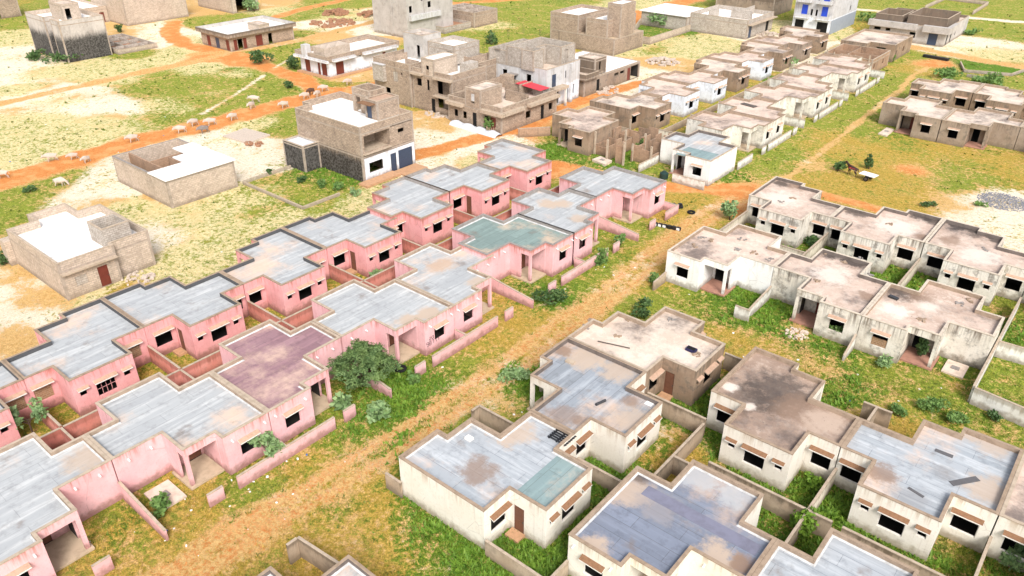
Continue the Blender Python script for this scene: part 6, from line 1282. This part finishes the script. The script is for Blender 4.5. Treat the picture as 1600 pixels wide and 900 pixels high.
CAT = [(5, 279, 'W', 180, 0, 'pale cow at the left edge of the orange road'), (82, 252, 'W', 185, 0, 'pale cow walking beside the orange road, second from the left'), (116, 249, 'W', 190, 0, 'large pale cow walking ahead of the calf on the orange road'), (136, 254, 'W', 200, 0, 'pale calf on the road just behind the large pale cow'),
       (95, 291, 'W', 250, 1, 'pale cow grazing on the green patch below the orange road'), (209, 222, 'W', 190, 0, 'pale cow above the roofless shell corner'), (284, 208, 'W', 185, 0, 'pale cow leading the group behind the white slab'), (304, 197, 'W', 195, 0, 'pale cow at the grass edge where the thin path starts'),
       (320, 208, 'B', 190, 0, 'dark grey cow in the middle of the orange road'), (331, 196, 'W', 185, 0, 'pale cow right above the dark grey cow'), (365, 188, 'W', 195, 0, 'pale cow crossing the road right of the dark grey cow'), (394, 170, 'G', 200, 0, 'grey-white cow standing on the grass edge by the road'), (399, 160, 'W', 10, 0, 'pale cow half hidden in the grass behind the grey-white one'),
       (445, 169, 'W', 190, 0, 'pale cow on the road left of the two-storey house'), (487, 148, 'N', 195, 0, 'brown cow at the road fork above the two-storey house'), (497, 152, 'W', 200, 0, 'pale cow beside the brown cow'), (507, 143, 'W', 185, 0, 'pale cow walking right of the brown cow'), (478, 155, 'W', 190, 0, 'pale cow just above the roof corner of the two-storey house'), (545, 133, 'G', 190, 0, 'grey-white cow on the orange road near the white shop house')]
for px, py, cc, hd, gr, lab in CAT:
    gx, gy = un(px, py); o = bpy.data.objects.new('cow', (cow_g if gr else cow_m).copy()); C.objects.link(o); o.data.materials.append(M[{'W': 'hide_white', 'B': 'hide_grey', 'N': 'hide_brown', 'G': 'hide_white'}[cc]])
    k = .8 if 'calf' in lab else 1.0; o.scale = (k*.88, k*.88, k*.88); o.location = (gx, gy, 0)
    # the herd walks along the road towards the left edge of the picture
    o.rotation_euler = (0, 0, R(-90+(hd-190)*2.2)); tag(o, lab, 'cow', 'cattle on the orange road')
# horse
hx, hy = un(1330, 274); hd_ = math.atan2(*(Vector(un(1322, 270))-Vector(un(1345, 277))).yx)
hm = quadruped('horse', True); ho = bpy.data.objects.new('horse', hm); C.objects.link(ho); hm.materials.append(M['hide_bay']); ho.location = (hx, hy, 0); ho.rotation_euler = (0, 0, hd_); tag(ho, 'dark brown horse harnessed to the white-topped cart', 'horse')
hm2 = MB()
for s_ in (-1, 1): hm2.tube((.5, .27*s_, 1.2), (-.5, .30*s_, 1.15), .03, n=5)
hm2.tube((.25, -.31, 1.1), (.25, 0, 1.50), .035, n=5); hm2.tube((.25, .31, 1.1), (.25, 0, 1.50), .035, n=5); hb = hm2.build('harness', M['redtin'], ho, (0, 0, 0))
cd = Vector((math.cos(hd_), math.sin(hd_))); ho.scale = (.88, .88, .88); cxy = Vector((hx, hy))-cd*2.2; cart = thing('horse_cart', 'two-wheeled cart with a flat white platform behind the horse', 'cart', (cxy.x, cxy.y, 0), rz=hd_); cart.scale = (.86, .86, .86)
mb = MB(); mb.box(-1.15, 1.15, -.72, .72, .88, .97); mb.build('platform', M['white_pl'], cart)
mb = MB(); mb.tube((0, -.75, .36), (0, .75, .36), .05, n=8); mb.box(-.25, .25, -.5, .5, .45, .87); mb.build('axle', M['black_pl'], cart)
for s_ in (-1, 1):
    mb = MB(); mb.tube((1.1, .45*s_, .92), (2.9, .34*s_, 1.05), .035, n=6); mb.build('shaft', M['wood'], cart)
    w = MB(); n = 20
    for i in range(n):
        for j in range(8):
            def pt(i, j): a, b_ = 2*PI*i/n, 2*PI*j/8; rr = .29+.075*math.cos(b_); return (rr*math.cos(a), .68*s_+.075*math.sin(b_), .365+rr*math.sin(a))
            w.face([pt(i, j), pt(i+1, j), pt(i+1, j+1), pt(i, j+1)])
    wh = w.build('wheel', M['rubber'], cart); rm = MB(); rm.tube((0, .68*s_-.05, .365), (0, .68*s_+.05, .365), .2, n=16); rm.build('rim', M['steel'], wh)
# litter: nobody could count it
mb = MB(); rn = random.Random(21)
for k in range(120):
    px, py = rn.choice([(rn.gauss(230, 70), rn.gauss(830, 30)), (rn.gauss(420, 60), rn.gauss(730, 40)), (rn.uniform(300, 1000), rn.uniform(380, 880)), (rn.gauss(920, 50), rn.gauss(400, 30)), (rn.uniform(1060, 1560), rn.uniform(450, 650)), (rn.uniform(0, 430), rn.uniform(180, 320))])
    if not (0 < px < 1600 and 150 < py < 898): continue
    gx, gy = un(px, py)
    if any(inpoly(np.array([gx]), np.array([gy]), q)[0] for q in EXCL): continue
    s_ = rn.uniform(.03, .10); a = rn.uniform(0, PI); mb.obox((gx, gy), (math.cos(a), math.sin(a)), s_, s_*rn.uniform(.4, .9), 0, s_*.5, 0 if rn.random() < .88 else 1)
lt = mb.build('litter', [M['litter'], M['litterblue']]); lt['kind'] = 'stuff'
